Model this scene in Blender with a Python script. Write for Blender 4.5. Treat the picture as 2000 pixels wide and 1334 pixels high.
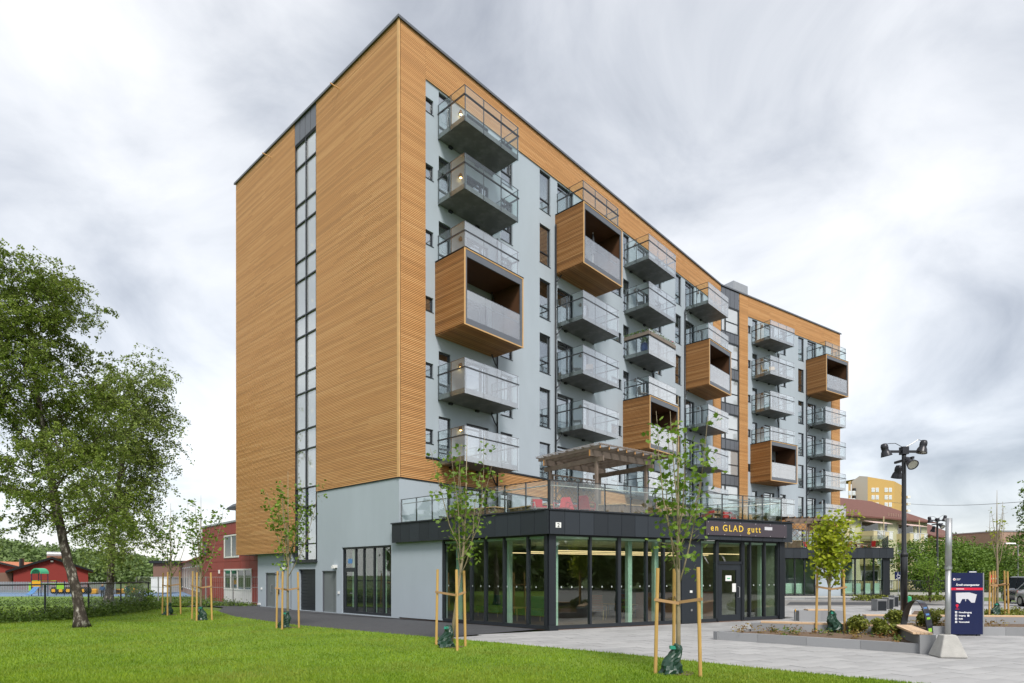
import bpy, bmesh, math, random
import numpy as np
from mathutils import Vector, Matrix
R = math.radians
sc = bpy.context.scene
for o in list(bpy.data.objects): bpy.data.objects.remove(o)

# ---------------------------------------------------------------- camera, sky, sun, exposure
FPX, CX, HY, EYE = 1183.0, 1000.0, 1122.0, 1.88       # focal length in photo pixels, principal column, horizon row, eye height (m)
cam_d = bpy.data.cameras.new('camera'); cam = bpy.data.objects.new('camera', cam_d); sc.collection.objects.link(cam)
cam.location = (0, 0, EYE); cam.rotation_euler = (R(90), 0, 0)
cam_d.sensor_width = 36; cam_d.lens = FPX/2000*36; cam_d.shift_y = (HY-667)/2000
cam_d.clip_start = 0.1; cam_d.clip_end = 4000
sc.camera = cam

SUN_DIR = Vector((0.26, -0.965, 0.0)).normalized(); SUN_EL = R(48)
world = bpy.data.worlds.new('World'); sc.world = world; world.use_nodes = True
wn, wl = world.node_tree.nodes, world.node_tree.links
wn.clear()
w_out = wn.new('ShaderNodeOutputWorld'); w_bg = wn.new('ShaderNodeBackground')
w_sky = wn.new('ShaderNodeTexSky'); w_sky.sky_type = 'NISHITA'; w_sky.sun_disc = False
w_sky.sun_elevation = SUN_EL; w_sky.sun_rotation = math.atan2(SUN_DIR.x, SUN_DIR.y)
w_sc = wn.new('ShaderNodeVectorMath'); w_sc.operation = 'SCALE'; w_sc.inputs['Scale'].default_value = 0.55
wl.new(w_sky.outputs[0], w_sc.inputs[0])
w_tc = wn.new('ShaderNodeTexCoord'); w_sep = wn.new('ShaderNodeSeparateXYZ'); wl.new(w_tc.outputs['Generated'], w_sep.inputs[0])
def wmath(op, a, b=None, c=None):
    n = wn.new('ShaderNodeMath'); n.operation = op
    for i, v in enumerate((a, b, c)):
        if v is None: continue
        if isinstance(v, (int, float)): n.inputs[i].default_value = v
        else: wl.new(v, n.inputs[i])
    return n.outputs[0]
zz = wmath('ADD', wmath('MAXIMUM', w_sep.outputs['Z'], 0.0), 0.50)
cu = wmath('DIVIDE', w_sep.outputs['X'], zz); cv = wmath('DIVIDE', w_sep.outputs['Y'], zz)
w_cmb = wn.new('ShaderNodeCombineXYZ'); wl.new(cu, w_cmb.inputs[0]); wl.new(cv, w_cmb.inputs[1])
def wnoise(scale, detail, rough, off, dist=0.0):
    m = wn.new('ShaderNodeVectorMath'); m.operation = 'ADD'; wl.new(w_cmb.outputs[0], m.inputs[0]); m.inputs[1].default_value = off
    n = wn.new('ShaderNodeTexNoise'); n.inputs['Scale'].default_value = scale; n.inputs['Detail'].default_value = detail
    n.inputs['Roughness'].default_value = rough; n.inputs['Distortion'].default_value = dist
    wl.new(m.outputs[0], n.inputs['Vector']); return n.outputs['Fac']
n_big = wnoise(1.35, 3, 0.45, (3.1, 1.9, 0.0), 0.35); n_fine = wnoise(3.6, 9, 0.55, (7.7, 2.2, 3.0), 0.5)
cl = wmath('ADD', wmath('MULTIPLY', n_big, 0.56), wmath('MULTIPLY', n_fine, 0.44))
w_rmp = wn.new('ShaderNodeValToRGB'); wl.new(cl, w_rmp.inputs[0])
e = w_rmp.color_ramp.elements
e[0].position = 0.35; e[0].color = (0.36, 0.38, 0.42, 1)
e[1].position = 0.585; e[1].color = (1.0, 1.0, 1.0, 1)
e2 = e.new(0.45); e2.color = (0.63, 0.65, 0.685, 1)
e3 = e.new(0.52); e3.color = (0.84, 0.852, 0.87, 1)
w_mix = wn.new('ShaderNodeMix'); w_mix.data_type = 'RGBA'; w_mix.inputs[0].default_value = 0.93
wl.new(w_sc.outputs[0], w_mix.inputs[6]); wl.new(w_rmp.outputs[0], w_mix.inputs[7])
wl.new(w_mix.outputs[2], w_bg.inputs[0]); w_bg.inputs[1].default_value = 0.44
wl.new(w_bg.outputs[0], w_out.inputs[0])

sun_d = bpy.data.lights.new('sun', 'SUN'); sun_d.energy = 1.5; sun_d.angle = R(16); sun_d.color = (1.0, 0.955, 0.89)
sun = bpy.data.objects.new('sun', sun_d); sc.collection.objects.link(sun)
sun_vec = Vector((SUN_DIR.x*math.cos(SUN_EL), SUN_DIR.y*math.cos(SUN_EL), math.sin(SUN_EL)))
sun.rotation_euler = sun_vec.to_track_quat('Z', 'Y').to_euler()
sc.view_settings.view_transform = 'Standard'; sc.view_settings.look = 'None'; sc.view_settings.gamma = 1.0
sc.view_settings.exposure = 1.25; sc.view_settings.use_curve_mapping = False
sc.render.engine = 'CYCLES'; sc.cycles.use_denoising = True
try: sc.cycles.denoiser = 'OPENIMAGEDENOISE'
except Exception: pass
sc.cycles.max_bounces = 8; sc.cycles.transparent_max_bounces = 24; sc.cycles.diffuse_bounces = 3; sc.cycles.glossy_bounces = 4
sc.cycles.caustics_reflective = False; sc.cycles.caustics_refractive = False

# ---------------------------------------------------------------- helpers
COL = sc.collection
def G(x, y, z=0.0):
    """photo pixel that touches the level z -> point on that level"""
    Y = (EYE-z)*FPX/(y-HY); return Vector(((x-CX)/FPX*Y, Y, z))
def D(x, y, Y):
    """photo pixel at a known distance Y"""
    return Vector(((x-CX)/FPX*Y, Y, EYE+(HY-y)/FPX*Y))

class Fr:
    """facade frame: s runs along the facade, d sticks out of it, z is up"""
    def __init__(self, o, a): self.o = Vector((o[0], o[1])); self.a = a; self.u = Vector((math.cos(a), math.sin(a))); self.n = Vector((self.u.y, -self.u.x))
    def p(self, s, d=0.0, z=0.0): q = self.o+self.u*s+self.n*d; return Vector((q.x, q.y, z))
ID = Fr((0, 0), 0)

class MB:
    def __init__(self, fr=None): self.v = []; self.f = []; self.m = []; self.fr = fr; self.mi = 0
    def P(self, s, d, z): return tuple(self.fr.p(s, d, z)) if self.fr else (s, d, z)
    def face(self, pts):
        b = len(self.v); self.v += [tuple(p) for p in pts]; self.f.append(tuple(range(b, b+len(pts)))); self.m.append(self.mi); return self
    def box(self, a0, a1, b0, b1, c0, c1):
        b = len(self.v)
        for z in (c0, c1):
            for y in (b0, b1):
                for x in (a0, a1): self.v.append(self.P(x, y, z))
        fl = [(0,2,3,1),(4,5,7,6),(0,1,5,4),(2,6,7,3),(0,4,6,2),(1,3,7,5)]
        if self.fr: fl = [t[::-1] for t in fl]
        for t in fl: self.f.append(tuple(b+i for i in t)); self.m.append(self.mi)
        return self
    def prism(self, poly, z0, z1):
        b = len(self.v); n = len(poly)
        for z in (z0, z1): self.v += [(p[0], p[1], z) for p in poly]
        self.f.append(tuple(b+i for i in reversed(range(n)))); self.f.append(tuple(b+n+i for i in range(n)))
        for i in range(n): j = (i+1) % n; self.f.append((b+i, b+j, b+n+j, b+n+i))
        self.m += [self.mi]*(n+2); return self
    def loft(self, rings, cap=True):
        b = len(self.v); n = len(rings[0])
        for r in rings: self.v += [tuple(p) for p in r]
        for k in range(len(rings)-1):
            for i in range(n):
                j = (i+1) % n; self.f.append((b+k*n+i, b+k*n+j, b+(k+1)*n+j, b+(k+1)*n+i)); self.m.append(self.mi)
        if cap:
            self.f.append(tuple(b+i for i in reversed(range(n)))); self.f.append(tuple(b+(len(rings)-1)*n+i for i in range(n))); self.m += [self.mi]*2
        return self
    def tube(self, pts, rad, n=8, cap=True):
        pts = [Vector(p) for p in pts]
        if not hasattr(rad, '__len__'): rad = [rad]*len(pts)
        rings = []; prev = None
        for i, p in enumerate(pts):
            t = (pts[min(i+1, len(pts)-1)]-pts[max(i-1, 0)])
            if t.length < 1e-9: t = Vector((0, 0, 1))
            t.normalize()
            if prev is None:
                a = t.orthogonal().normalized()
            else:
                a = (prev-t*prev.dot(t))
                a = a.normalized() if a.length > 1e-6 else t.orthogonal().normalized()
            prev = a; c = t.cross(a)
            rings.append([p+(a*math.cos(2*math.pi*k/n)+c*math.sin(2*math.pi*k/n))*rad[i] for k in range(n)])
        return self.loft(rings, cap)
    def bar(self, p0, p1, w, h=None):
        """square bar between two points"""
        p0, p1 = Vector(p0), Vector(p1); h = h or w; t = (p1-p0).normalized()
        up = Vector((0, 0, 1)) if abs(t.z) < .95 else Vector((1, 0, 0))
        a = t.cross(up).normalized(); c = a.cross(t)
        rg = [[p+a*x*w/2+c*y*h/2 for x, y in ((-1,-1),(1,-1),(1,1),(-1,1))] for p in (p0, p1)]
        return self.loft(rg)
    def lathe(self, prof, n=16, c=(0, 0, 0)):
        rings = [[(c[0]+r*math.cos(2*math.pi*k/n), c[1]+r*math.sin(2*math.pi*k/n), c[2]+z) for k in range(n)] for r, z in prof]
        return self.loft(rings)
    def mesh(self, name, mats, smooth=False):
        me = bpy.data.meshes.new(name); me.from_pydata(self.v, [], self.f)
        if not isinstance(mats, (list, tuple)): mats = [mats]
        for m in mats: me.materials.append(m)
        if len(mats) > 1: me.polygons.foreach_set('material_index', self.m)
        if smooth: me.polygons.foreach_set('use_smooth', [True]*len(me.polygons))
        me.update(); return me
    def build(self, name, mats, parent=None, smooth=False, loc=None, rz=0.0):
        return put(name, self.mesh(name, mats, smooth), parent, loc, rz)

def put(name, me, parent=None, loc=None, rz=0.0):
    o = bpy.data.objects.new(name, me); COL.objects.link(o)
    if parent is not None: o.parent = parent; KM.setdefault(parent.name, []).append(o)
    if loc is not None: o.location = loc
    if rz: o.rotation_euler = (0, 0, rz)
    return o
def tag(o, label=None, cat=None, group=None, kind=None):
    if label: o['label'] = label
    if cat: o['category'] = cat
    if group: o['group'] = group
    if kind: o['kind'] = kind
    return o
def thing(name, label, cat, loc=(0, 0, 0), rz=0.0, group=None):
    o = put(name, None, None, loc, rz); return tag(o, label, cat, group)
def stuff(o): o['kind'] = 'stuff'; return o
def copy_tree(o, parent=None, loc=None, rz=None, scale=None):
    c = o.copy(); COL.objects.link(c); c.parent = parent
    if parent is not None: KM.setdefault(parent.name, []).append(c)
    if loc is not None: c.location = loc
    if rz is not None: c.rotation_euler = (0, 0, rz)
    if scale is not None: c.scale = scale
    for ch in KIDS(o): copy_tree(ch, c)
    return c
KM = {}
def KIDS(o): return list(KM.get(o.name, []))
def text_mesh(txt, size, align='LEFT', extr=0.004, bold=0.0, space=1.0):
    cu = bpy.data.curves.new('lettering', 'FONT'); cu.body = txt; cu.size = size; cu.extrude = extr; cu.align_x = align; cu.offset = bold
    cu.resolution_u = 3; cu.space_character = space
    o = bpy.data.objects.new('lettering', cu); COL.objects.link(o)
    dg = bpy.context.evaluated_depsgraph_get(); dg.update()
    me = bpy.data.meshes.new_from_object(o.evaluated_get(dg)); bpy.data.objects.remove(o); return me
def lettering(txt, size, mat, parent, loc, rz=0.0, align='LEFT', bold=0.0, name='lettering', sx=1.0, space=1.0):
    me = text_mesh(txt, size, align, 0.004, bold, space); me.materials.clear(); me.materials.append(mat)
    o = put(name, me, parent, loc); o.rotation_euler = (R(90), 0, rz); o.scale = (sx, 1, 1); return o

# ---------------------------------------------------------------- materials (all procedural)
MATS = {}
def mat(name, col, rough=0.6, metal=0.0, spec=0.5, var=0.0, vscale=4.0, bump=0.0, bscale=30.0, island=0.0, objr=0.0, stretch=None, alt=None, emit=None, coat=0.0):
    m = bpy.data.materials.new(name); m.use_nodes = True; nt = m.node_tree; N, L = nt.nodes, nt.links
    b = N['Principled BSDF']; b.inputs['Roughness'].default_value = rough; b.inputs['Metallic'].default_value = metal
    b.inputs['Specular IOR Level'].default_value = spec
    if coat: b.inputs['Coat Weight'].default_value = coat; b.inputs['Coat Roughness'].default_value = 0.08
    b.inputs['Base Color'].default_value = (*col, 1)
    MATS[name] = m
    if emit: b.inputs['Emission Color'].default_value = (*emit[0], 1); b.inputs['Emission Strength'].default_value = emit[1]
    tc = N.new('ShaderNodeTexCoord'); vec = tc.outputs['Object']
    if stretch:
        mp = N.new('ShaderNodeMapping'); mp.inputs['Scale'].default_value = stretch; L.new(vec, mp.inputs[0]); vec = mp.outputs[0]
    if var or island or objr:
        terms = []
        if var:
            n = N.new('ShaderNodeTexNoise'); n.inputs['Scale'].default_value = vscale; n.inputs['Detail'].default_value = 6; n.inputs['Roughness'].default_value = .62
            L.new(vec, n.inputs['Vector']); terms.append((n.outputs['Fac'], var))
        if island:
            g = N.new('ShaderNodeNewGeometry'); terms.append((g.outputs['Random Per Island'], island))
        if objr:
            oi = N.new('ShaderNodeObjectInfo'); terms.append((oi.outputs['Random'], objr))
        acc = None
        for sock, amt in terms:
            s = N.new('ShaderNodeMath'); s.operation = 'SUBTRACT'; L.new(sock, s.inputs[0]); s.inputs[1].default_value = .5
            k = N.new('ShaderNodeMath'); k.operation = 'MULTIPLY_ADD'; L.new(s.outputs[0], k.inputs[0]); k.inputs[1].default_value = amt
            if acc is None: k.inputs[2].default_value = .5
            else: L.new(acc, k.inputs[2])
            acc = k.outputs[0]
        r = N.new('ShaderNodeValToRGB'); L.new(acc, r.inputs[0]); e = r.color_ramp.elements
        a2 = alt if alt else tuple(min(1, c*1.45) for c in col)
        e[0].position = .1; e[0].color = (*[c*.55 for c in col], 1); e[1].position = .9; e[1].color = (*a2, 1)
        em = e.new(.5); em.color = (*col, 1)
        L.new(r.outputs[0], b.inputs['Base Color'])
    if bump:
        n = N.new('ShaderNodeTexNoise'); n.inputs['Scale'].default_value = bscale; n.inputs['Detail'].default_value = 5; L.new(vec, n.inputs['Vector'])
        bp = N.new('ShaderNodeBump'); bp.inputs['Strength'].default_value = bump; bp.inputs['Distance'].default_value = .02
        L.new(n.outputs['Fac'], bp.inputs['Height']); L.new(bp.outputs[0], b.inputs['Normal'])
    return m
def leaf_mat(name, c0, c1, trans=0.35, ns=0.9, dry=None):
    m = bpy.data.materials.new(name); m.use_nodes = True; nt = m.node_tree; N, L = nt.nodes, nt.links; N.clear()
    out = N.new('ShaderNodeOutputMaterial'); d = N.new('ShaderNodeBsdfPrincipled'); t = N.new('ShaderNodeBsdfTranslucent'); mx = N.new('ShaderNodeMixShader')
    d.inputs['Roughness'].default_value = .55; d.inputs['Specular IOR Level'].default_value = .35
    g = N.new('ShaderNodeNewGeometry'); r = N.new('ShaderNodeValToRGB'); e = r.color_ramp.elements
    tc = N.new('ShaderNodeTexCoord'); n = N.new('ShaderNodeTexNoise'); n.inputs['Scale'].default_value = ns; n.inputs['Detail'].default_value = 3; L.new(tc.outputs['Object'], n.inputs['Vector'])
    ad = N.new('ShaderNodeMath'); ad.operation = 'MULTIPLY_ADD'; L.new(g.outputs['Random Per Island'], ad.inputs[0]); ad.inputs[1].default_value = .55
    sb = N.new('ShaderNodeMath'); sb.operation = 'SUBTRACT'; L.new(n.outputs['Fac'], sb.inputs[0]); sb.inputs[1].default_value = .28; L.new(sb.outputs[0], ad.inputs[2])
    L.new(ad.outputs[0], r.inputs[0]); e[0].color = (*c0, 1); e[0].position = .1; e[1].color = (*c1, 1); e[1].position = .95
    co = r.outputs[0]
    if dry:
        n2 = N.new('ShaderNodeTexNoise'); n2.inputs['Scale'].default_value = .33; n2.inputs['Detail'].default_value = 5; n2.inputs['Roughness'].default_value = .65; L.new(tc.outputs['Object'], n2.inputs['Vector'])
        mr = N.new('ShaderNodeMapRange'); mr.inputs[1].default_value = .46; mr.inputs[2].default_value = .68; L.new(n2.outputs['Fac'], mr.inputs[0]); mr.inputs[4].default_value = .75
        mx2 = N.new('ShaderNodeMix'); mx2.data_type = 'RGBA'; L.new(mr.outputs[0], mx2.inputs[0]); L.new(co, mx2.inputs[6]); mx2.inputs[7].default_value = (*dry, 1); co = mx2.outputs[2]
    L.new(co, d.inputs['Base Color']); L.new(co, t.inputs['Color'])
    mx.inputs[0].default_value = trans; L.new(d.outputs[0], mx.inputs[1]); L.new(t.outputs[0], mx.inputs[2]); L.new(mx.outputs[0], out.inputs[0])
    MATS[name] = m; return m
def glass_mat(name, tint, ior=1.5, milk=0.0, base=0.0, gcol=(1, 1, 1)):
    """thin pane: see-through, mirror-like with the angle, optionally milky"""
    m = bpy.data.materials.new(name); m.use_nodes = True; nt = m.node_tree; N, L = nt.nodes, nt.links; N.clear()
    out = N.new('ShaderNodeOutputMaterial'); tr = N.new('ShaderNodeBsdfTransparent'); tr.inputs[0].default_value = (*tint, 1)
    gl = N.new('ShaderNodeBsdfGlossy'); gl.inputs['Roughness'].default_value = 0.015; gl.inputs[0].default_value = (*gcol, 1)
    lw = N.new('ShaderNodeLayerWeight'); lw.inputs[0].default_value = .5; f0 = ((ior-1)/(ior+1))**2*1.6+base
    pw = N.new('ShaderNodeMath'); pw.operation = 'POWER'; L.new(lw.outputs['Facing'], pw.inputs[0]); pw.inputs[1].default_value = 4.2
    mu = N.new('ShaderNodeMath'); mu.operation = 'MULTIPLY_ADD'; mu.use_clamp = True; L.new(pw.outputs[0], mu.inputs[0]); mu.inputs[1].default_value = 1-f0; mu.inputs[2].default_value = f0
    body = tr.outputs[0]
    if milk:
        df = N.new('ShaderNodeBsdfTranslucent'); df.inputs[0].default_value = (.95, .96, .97, 1); d2 = N.new('ShaderNodeBsdfDiffuse'); d2.inputs[0].default_value = (.92, .93, .94, 1)
        m0 = N.new('ShaderNodeMixShader'); m0.inputs[0].default_value = .6; L.new(df.outputs[0], m0.inputs[1]); L.new(d2.outputs[0], m0.inputs[2])
        m1 = N.new('ShaderNodeMixShader'); m1.inputs[0].default_value = milk; L.new(tr.outputs[0], m1.inputs[1]); L.new(m0.outputs[0], m1.inputs[2]); body = m1.outputs[0]
    mx = N.new('ShaderNodeMixShader'); L.new(mu.outputs[0], mx.inputs[0]); L.new(body, mx.inputs[1]); L.new(gl.outputs[0], mx.inputs[2]); L.new(mx.outputs[0], out.inputs[0])
    MATS[name] = m; return m

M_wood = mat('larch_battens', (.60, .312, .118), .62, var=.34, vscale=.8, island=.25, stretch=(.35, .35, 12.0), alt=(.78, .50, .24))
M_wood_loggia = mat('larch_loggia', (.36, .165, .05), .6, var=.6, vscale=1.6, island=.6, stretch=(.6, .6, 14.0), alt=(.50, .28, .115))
M_woodback = mat('batten_backing', (.10, .055, .025), .8)
M_woodtrim = mat('larch_corner_trim', (.60, .36, .15), .6, var=.4, vscale=3)
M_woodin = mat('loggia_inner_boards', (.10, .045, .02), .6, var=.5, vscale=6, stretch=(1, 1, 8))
M_render = mat('grey_render', (.395, .452, .505), .85, spec=.25, var=.26, vscale=.5, stretch=(1, 1, .35), bump=.12, bscale=60)
M_roomshade = mat('painted_room_shade', (.035, .035, .04), .9)  # near-black backing painted in place of the shade inside unlit rooms
M_dark = mat('anthracite_metal', (.021, .025, .031), .42, metal=.25, var=.2, vscale=2)
M_cass = mat('anthracite_cassette', (.024, .030, .038), .5, metal=.15, objr=.35, var=.12, vscale=1.2)
M_greyp = mat('grey_zinc_panel', (.14, .15, .17), .4, metal=.35, var=.2, vscale=1.5)
M_frame = mat('window_frame_dark', (.022, .026, .032), .4)
M_conc = mat('balcony_concrete', (.12, .125, .125), .55, spec=.5, var=.9, vscale=1.3, bump=.1, bscale=40, alt=(.30, .31, .31))
M_concl = mat('cast_concrete', (.42, .41, .385), .9, var=.5, vscale=5, bump=.4, bscale=50)
M_steel = mat('dark_steel', (.05, .055, .06), .4, metal=.4)
M_galv = mat('galvanised_steel', (.42, .43, .44), .42, metal=.75, var=.3, vscale=6)
M_white = mat('white_paint', (.78, .78, .76), .5, var=.08, vscale=3)
M_curtain = mat('pale_blind', (.68, .67, .64), .9, var=.15, vscale=2, stretch=(6, 6, .3))
M_pane = glass_mat('window_glass', (.72, .78, .78), 1.6, base=.28, gcol=(.96, .98, 1))
M_panes = glass_mat('stair_glass', (.80, .86, .86), 1.6, base=.24, gcol=(.97, .99, 1), milk=.6)
M_cafe = glass_mat('cafe_glass', (.90, .955, .925), 1.5, base=.03)
M_gclear = glass_mat('balustrade_glass_clear', (.93, .972, .965), 1.5, base=.01)
M_gmilksky = glass_mat('balustrade_glass_front', (.95, .97, .98), 1.5, base=.19, milk=.08)  # milky white mixed in stands for sky reflected at a grazing angle
M_gmilksky2 = glass_mat('balustrade_glass_milk_sky', (.95, .97, .98), 1.5, base=.20, milk=.34)  # stronger dose of the same painted sky whiteness
M_lamp = mat('lamp_metal', (.12, .075, .05), .45, metal=.4)
M_glow = mat('warm_bulb', (.9, .6, .3), .4, emit=((1.0, .62, .22), 6.0))
M_stairlamp = mat('stair_bulb', (.8, .6, .35), .4, emit=((1.0, .7, .35), 1.6))
M_granite = mat('grey_granite', (.26, .265, .275), .7, var=.35, vscale=90, objr=.25, bump=.1, bscale=200)
M_slab = mat('paving_stone', (.355, .352, .35), .75, var=.66, vscale=.75, objr=.20, island=.18, bump=.08, bscale=90, alt=(.50, .495, .485))
M_joint = mat('paving_joint_sand', (.27, .26, .25), .95, var=.3, vscale=9)
M_asph = mat('asphalt', (.062, .064, .070), .85, var=.45, vscale=2.5, bump=.35, bscale=160, alt=(.105, .105, .11))
M_asph2 = mat('old_asphalt', (.23, .22, .21), .9, var=.4, vscale=1.2, bump=.3, bscale=120)
M_soil = mat('bark_soil', (.15, .10, .065), .95, var=.8, vscale=14, bump=.8, bscale=60)
M_earth = mat('meadow_ground', (.085, .13, .025), .95, var=.7, vscale=.25)
M_lawn = mat('lawn_base', (.13, .23, .011), .9, var=1.3, vscale=.45, bump=.5, bscale=120, alt=(.21, .275, .03))
M_grass = leaf_mat('grass_blade', (.105, .205, .007), (.31, .43, .028), .3, ns=.6, dry=(.27, .29, .045))
M_birch = leaf_mat('birch_leaf', (.085, .14, .018), (.28, .36, .06), .35)
M_birch2 = leaf_mat('birch_leaf_pale', (.11, .17, .03), (.31, .39, .095), .35)
M_maple = leaf_mat('maple_leaf', (.07, .15, .015), (.27, .40, .05), .4)
M_mapley = leaf_mat('maple_leaf_yellow', (.20, .29, .015), (.55, .58, .045), .45)
M_bush = leaf_mat('bush_leaf', (.05, .11, .012), (.20, .31, .04), .3)
M_wild = leaf_mat('wild_herb_leaf', (.05, .10, .015), (.18, .27, .045), .3)
M_conif = leaf_mat('conifer_leaf', (.08, .115, .014), (.28, .29, .04), .2)
M_rust = leaf_mat('spiraea_leaf', (.20, .075, .03), (.34, .30, .07), .3)
M_far = leaf_mat('far_wood_leaf', (.08, .13, .035), (.20, .28, .09), .2)
def bark_mat():
    m = mat('birch_bark', (.30, .28, .25), .9, bump=.9, bscale=9); nt = m.node_tree; N, L = nt.nodes, nt.links; b = N['Principled BSDF']
    tc = N.new('ShaderNodeTexCoord'); mp = N.new('ShaderNodeMapping'); mp.inputs['Scale'].default_value = (5, 5, 2.2); L.new(tc.outputs['Object'], mp.inputs[0])
    n = N.new('ShaderNodeTexNoise'); n.inputs['Scale'].default_value = 1.5; n.inputs['Detail'].default_value = 7; n.inputs['Roughness'].default_value = .68; L.new(mp.outputs[0], n.inputs['Vector'])
    r = N.new('ShaderNodeValToRGB'); L.new(n.outputs['Fac'], r.inputs[0]); e = r.color_ramp.elements
    e[0].position = .47; e[0].color = (.035, .026, .02, 1); e[1].position = .66; e[1].color = (.42, .39, .35, 1); k = e.new(.55); k.color = (.085, .07, .055, 1)
    L.new(r.outputs[0], b.inputs['Base Color']); return m
M_bark = bark_mat()
M_twig = mat('twig_bark', (.075, .058, .042), .9, var=.4, vscale=6)
M_sapbark = mat('sapling_bark', (.27, .22, .14), .85, var=.7, vscale=9, stretch=(1, 1, .5), bump=.3, bscale=40)
M_stake = mat('pine_stake', (.52, .32, .10), .75, var=.5, vscale=5, stretch=(4, 4, .6), objr=.2)
M_strap = mat('stake_batten', (.42, .25, .12), .8, var=.3, vscale=5)
M_bag = mat('green_watering_bag', (.012, .045, .027), .38, var=.5, vscale=6, bump=.5, bscale=9)
M_bagc = mat('teal_bag_cap', (.03, .28, .20), .5)
M_deckw = mat('weathered_boards', (.15, .098, .062), .8, var=.6, vscale=5, stretch=(3, 3, .5), objr=.4)
M_decklight = mat('pale_timber_cap', (.46, .30, .14), .7, var=.4, vscale=4)
M_perg = mat('pergola_timber', (.19, .145, .115), .8, var=.5, vscale=4)
M_pergend = mat('pergola_cut_end', (.55, .27, .08), .7)
M_poly = glass_mat('pergola_roof_sheet', (.80, .84, .88), 1.45, milk=.35, base=.08)
M_red = mat('red_plastic', (.42, .014, .020), .4, var=.1)
M_wick = mat('grey_wicker', (.20, .165, .135), .7, var=.4, vscale=30)
M_alu = mat('brushed_alu', (.5, .48, .44), .4, metal=.6)
M_navy = mat('sign_navy', (.006, .012, .062), .35, var=.1)
M_signred = mat('sign_red', (.65, .012, .045), .4)
M_signtext = mat('sign_white', (.82, .82, .84), .5); M_mark = mat('etched_marker', (.45, .50, .48), .6)
M_signmap = mat('sign_map_grey', (.60, .60, .64), .5)
M_cafesign = mat('cafe_sign_plum', (.062, .050, .062), .5)
M_yellow = mat('sign_yellow', (.80, .54, .07), .5)
M_black = mat('black_paint', (.010, .010, .012), .3, coat=.3)
M_lampg = mat('lamp_housing', (.03, .03, .036), .35, metal=.3)
M_lens = mat('lamp_lens', (.55, .54, .47), .2)
M_seat = mat('bench_timber', (.62, .43, .27), .6, var=.35, vscale=5, stretch=(.6, 4, 4), objr=.2)
M_mint = mat('mint_column', (.50, .68, .56), .5)
M_mintceil = mat('mint_ceiling', (.48, .62, .50), .8); M_track = mat('lit_track', (.8, .6, .35), .5, emit=((1.0, .72, .38), .55))
M_cafefloor = mat('cafe_floor', (.13, .075, .05), .5)
M_cafewall = mat('cafe_back_wall', (.22, .235, .175), .8, var=.5, vscale=.8)
M_teal = mat('teal_upholstery', (.02, .17, .12), .8)
M_brownw = mat('brown_wood', (.32, .15, .08), .55, var=.3, vscale=6)
M_lightw = mat('light_wood', (.52, .36, .16), .55)
M_redhouse = mat('falu_red_boards', (.235, .028, .022), .85, var=.3, vscale=2, stretch=(.4, .4, 14))
M_redpanel = mat('red_facade_panel', (.33, .055, .040), .6, var=.15, vscale=1.0, objr=.12)
M_tile = mat('orange_roof_tile', (.48, .17, .075), .8, var=.4, vscale=3)
M_redroof = mat('brown_red_roof_tile', (.150, .062, .046), .8, var=.35, vscale=2, stretch=(1, 1, 4))
M_brick = mat('brown_brick', (.20, .115, .085), .9, var=.4, vscale=9, stretch=(1, 1, 3))
M_brick2 = mat('pinkish_brick', (.36, .235, .18), .9, var=.35, vscale=5, stretch=(1, 1, 3))
M_yhouse = mat('pale_green_render', (.50, .50, .33), .9, var=.15, vscale=.5)
M_yhouse2 = mat('yellow_render', (.55, .42, .17), .9, var=.15, vscale=.5)
M_ytower = mat('ochre_render', (.56, .36, .12), .9, var=.12, vscale=.1)
M_gtower = mat('grey_board_render', (.40, .37, .33), .9, var=.12, vscale=.1)
M_cream = mat('cream_balcony', (.62, .54, .32), .8, var=.12)
M_awning = mat('pink_awning', (.70, .52, .47), .8, var=.1)
M_playblue = mat('blue_rubber', (.15, .235, .36), .9, var=.2)
M_playyel = mat('play_yellow', (.72, .36, .02), .5)
M_playlime = mat('play_lime', (.28, .58, .03), .5)
M_playgreen = mat('play_green', (.05, .42, .20), .4)
M_playslide = mat('play_blue_plastic', (.08, .22, .48), .4)
M_skin = mat('skin', (.52, .30, .21), .6); M_hair = mat('hair_brown', (.10, .055, .03), .7)
M_teals = mat('teal_jacket', (.02, .16, .18), .8); M_navyc = mat('dark_trousers', (.015, .016, .025), .8); M_bluej = mat('blue_jacket', (.03, .09, .25), .8)
M_tyre = mat('tyre', (.014, .014, .014), .85); M_rim = mat('rim', (.5, .5, .52), .3, metal=.8)
M_carblack = mat('car_black', (.010, .011, .013), .25, coat=1.0); M_carsilver = mat('car_silver', (.42, .42, .41), .3, metal=.5, coat=1.0); M_carteal = mat('car_green_black', (.012, .024, .022), .25, coat=1.0)
M_carglass = mat('car_glass', (.02, .03, .035), .05, spec=1.0)
M_plantpot = mat('cobalt_pot', (.015, .05, .22), .3)

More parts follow.
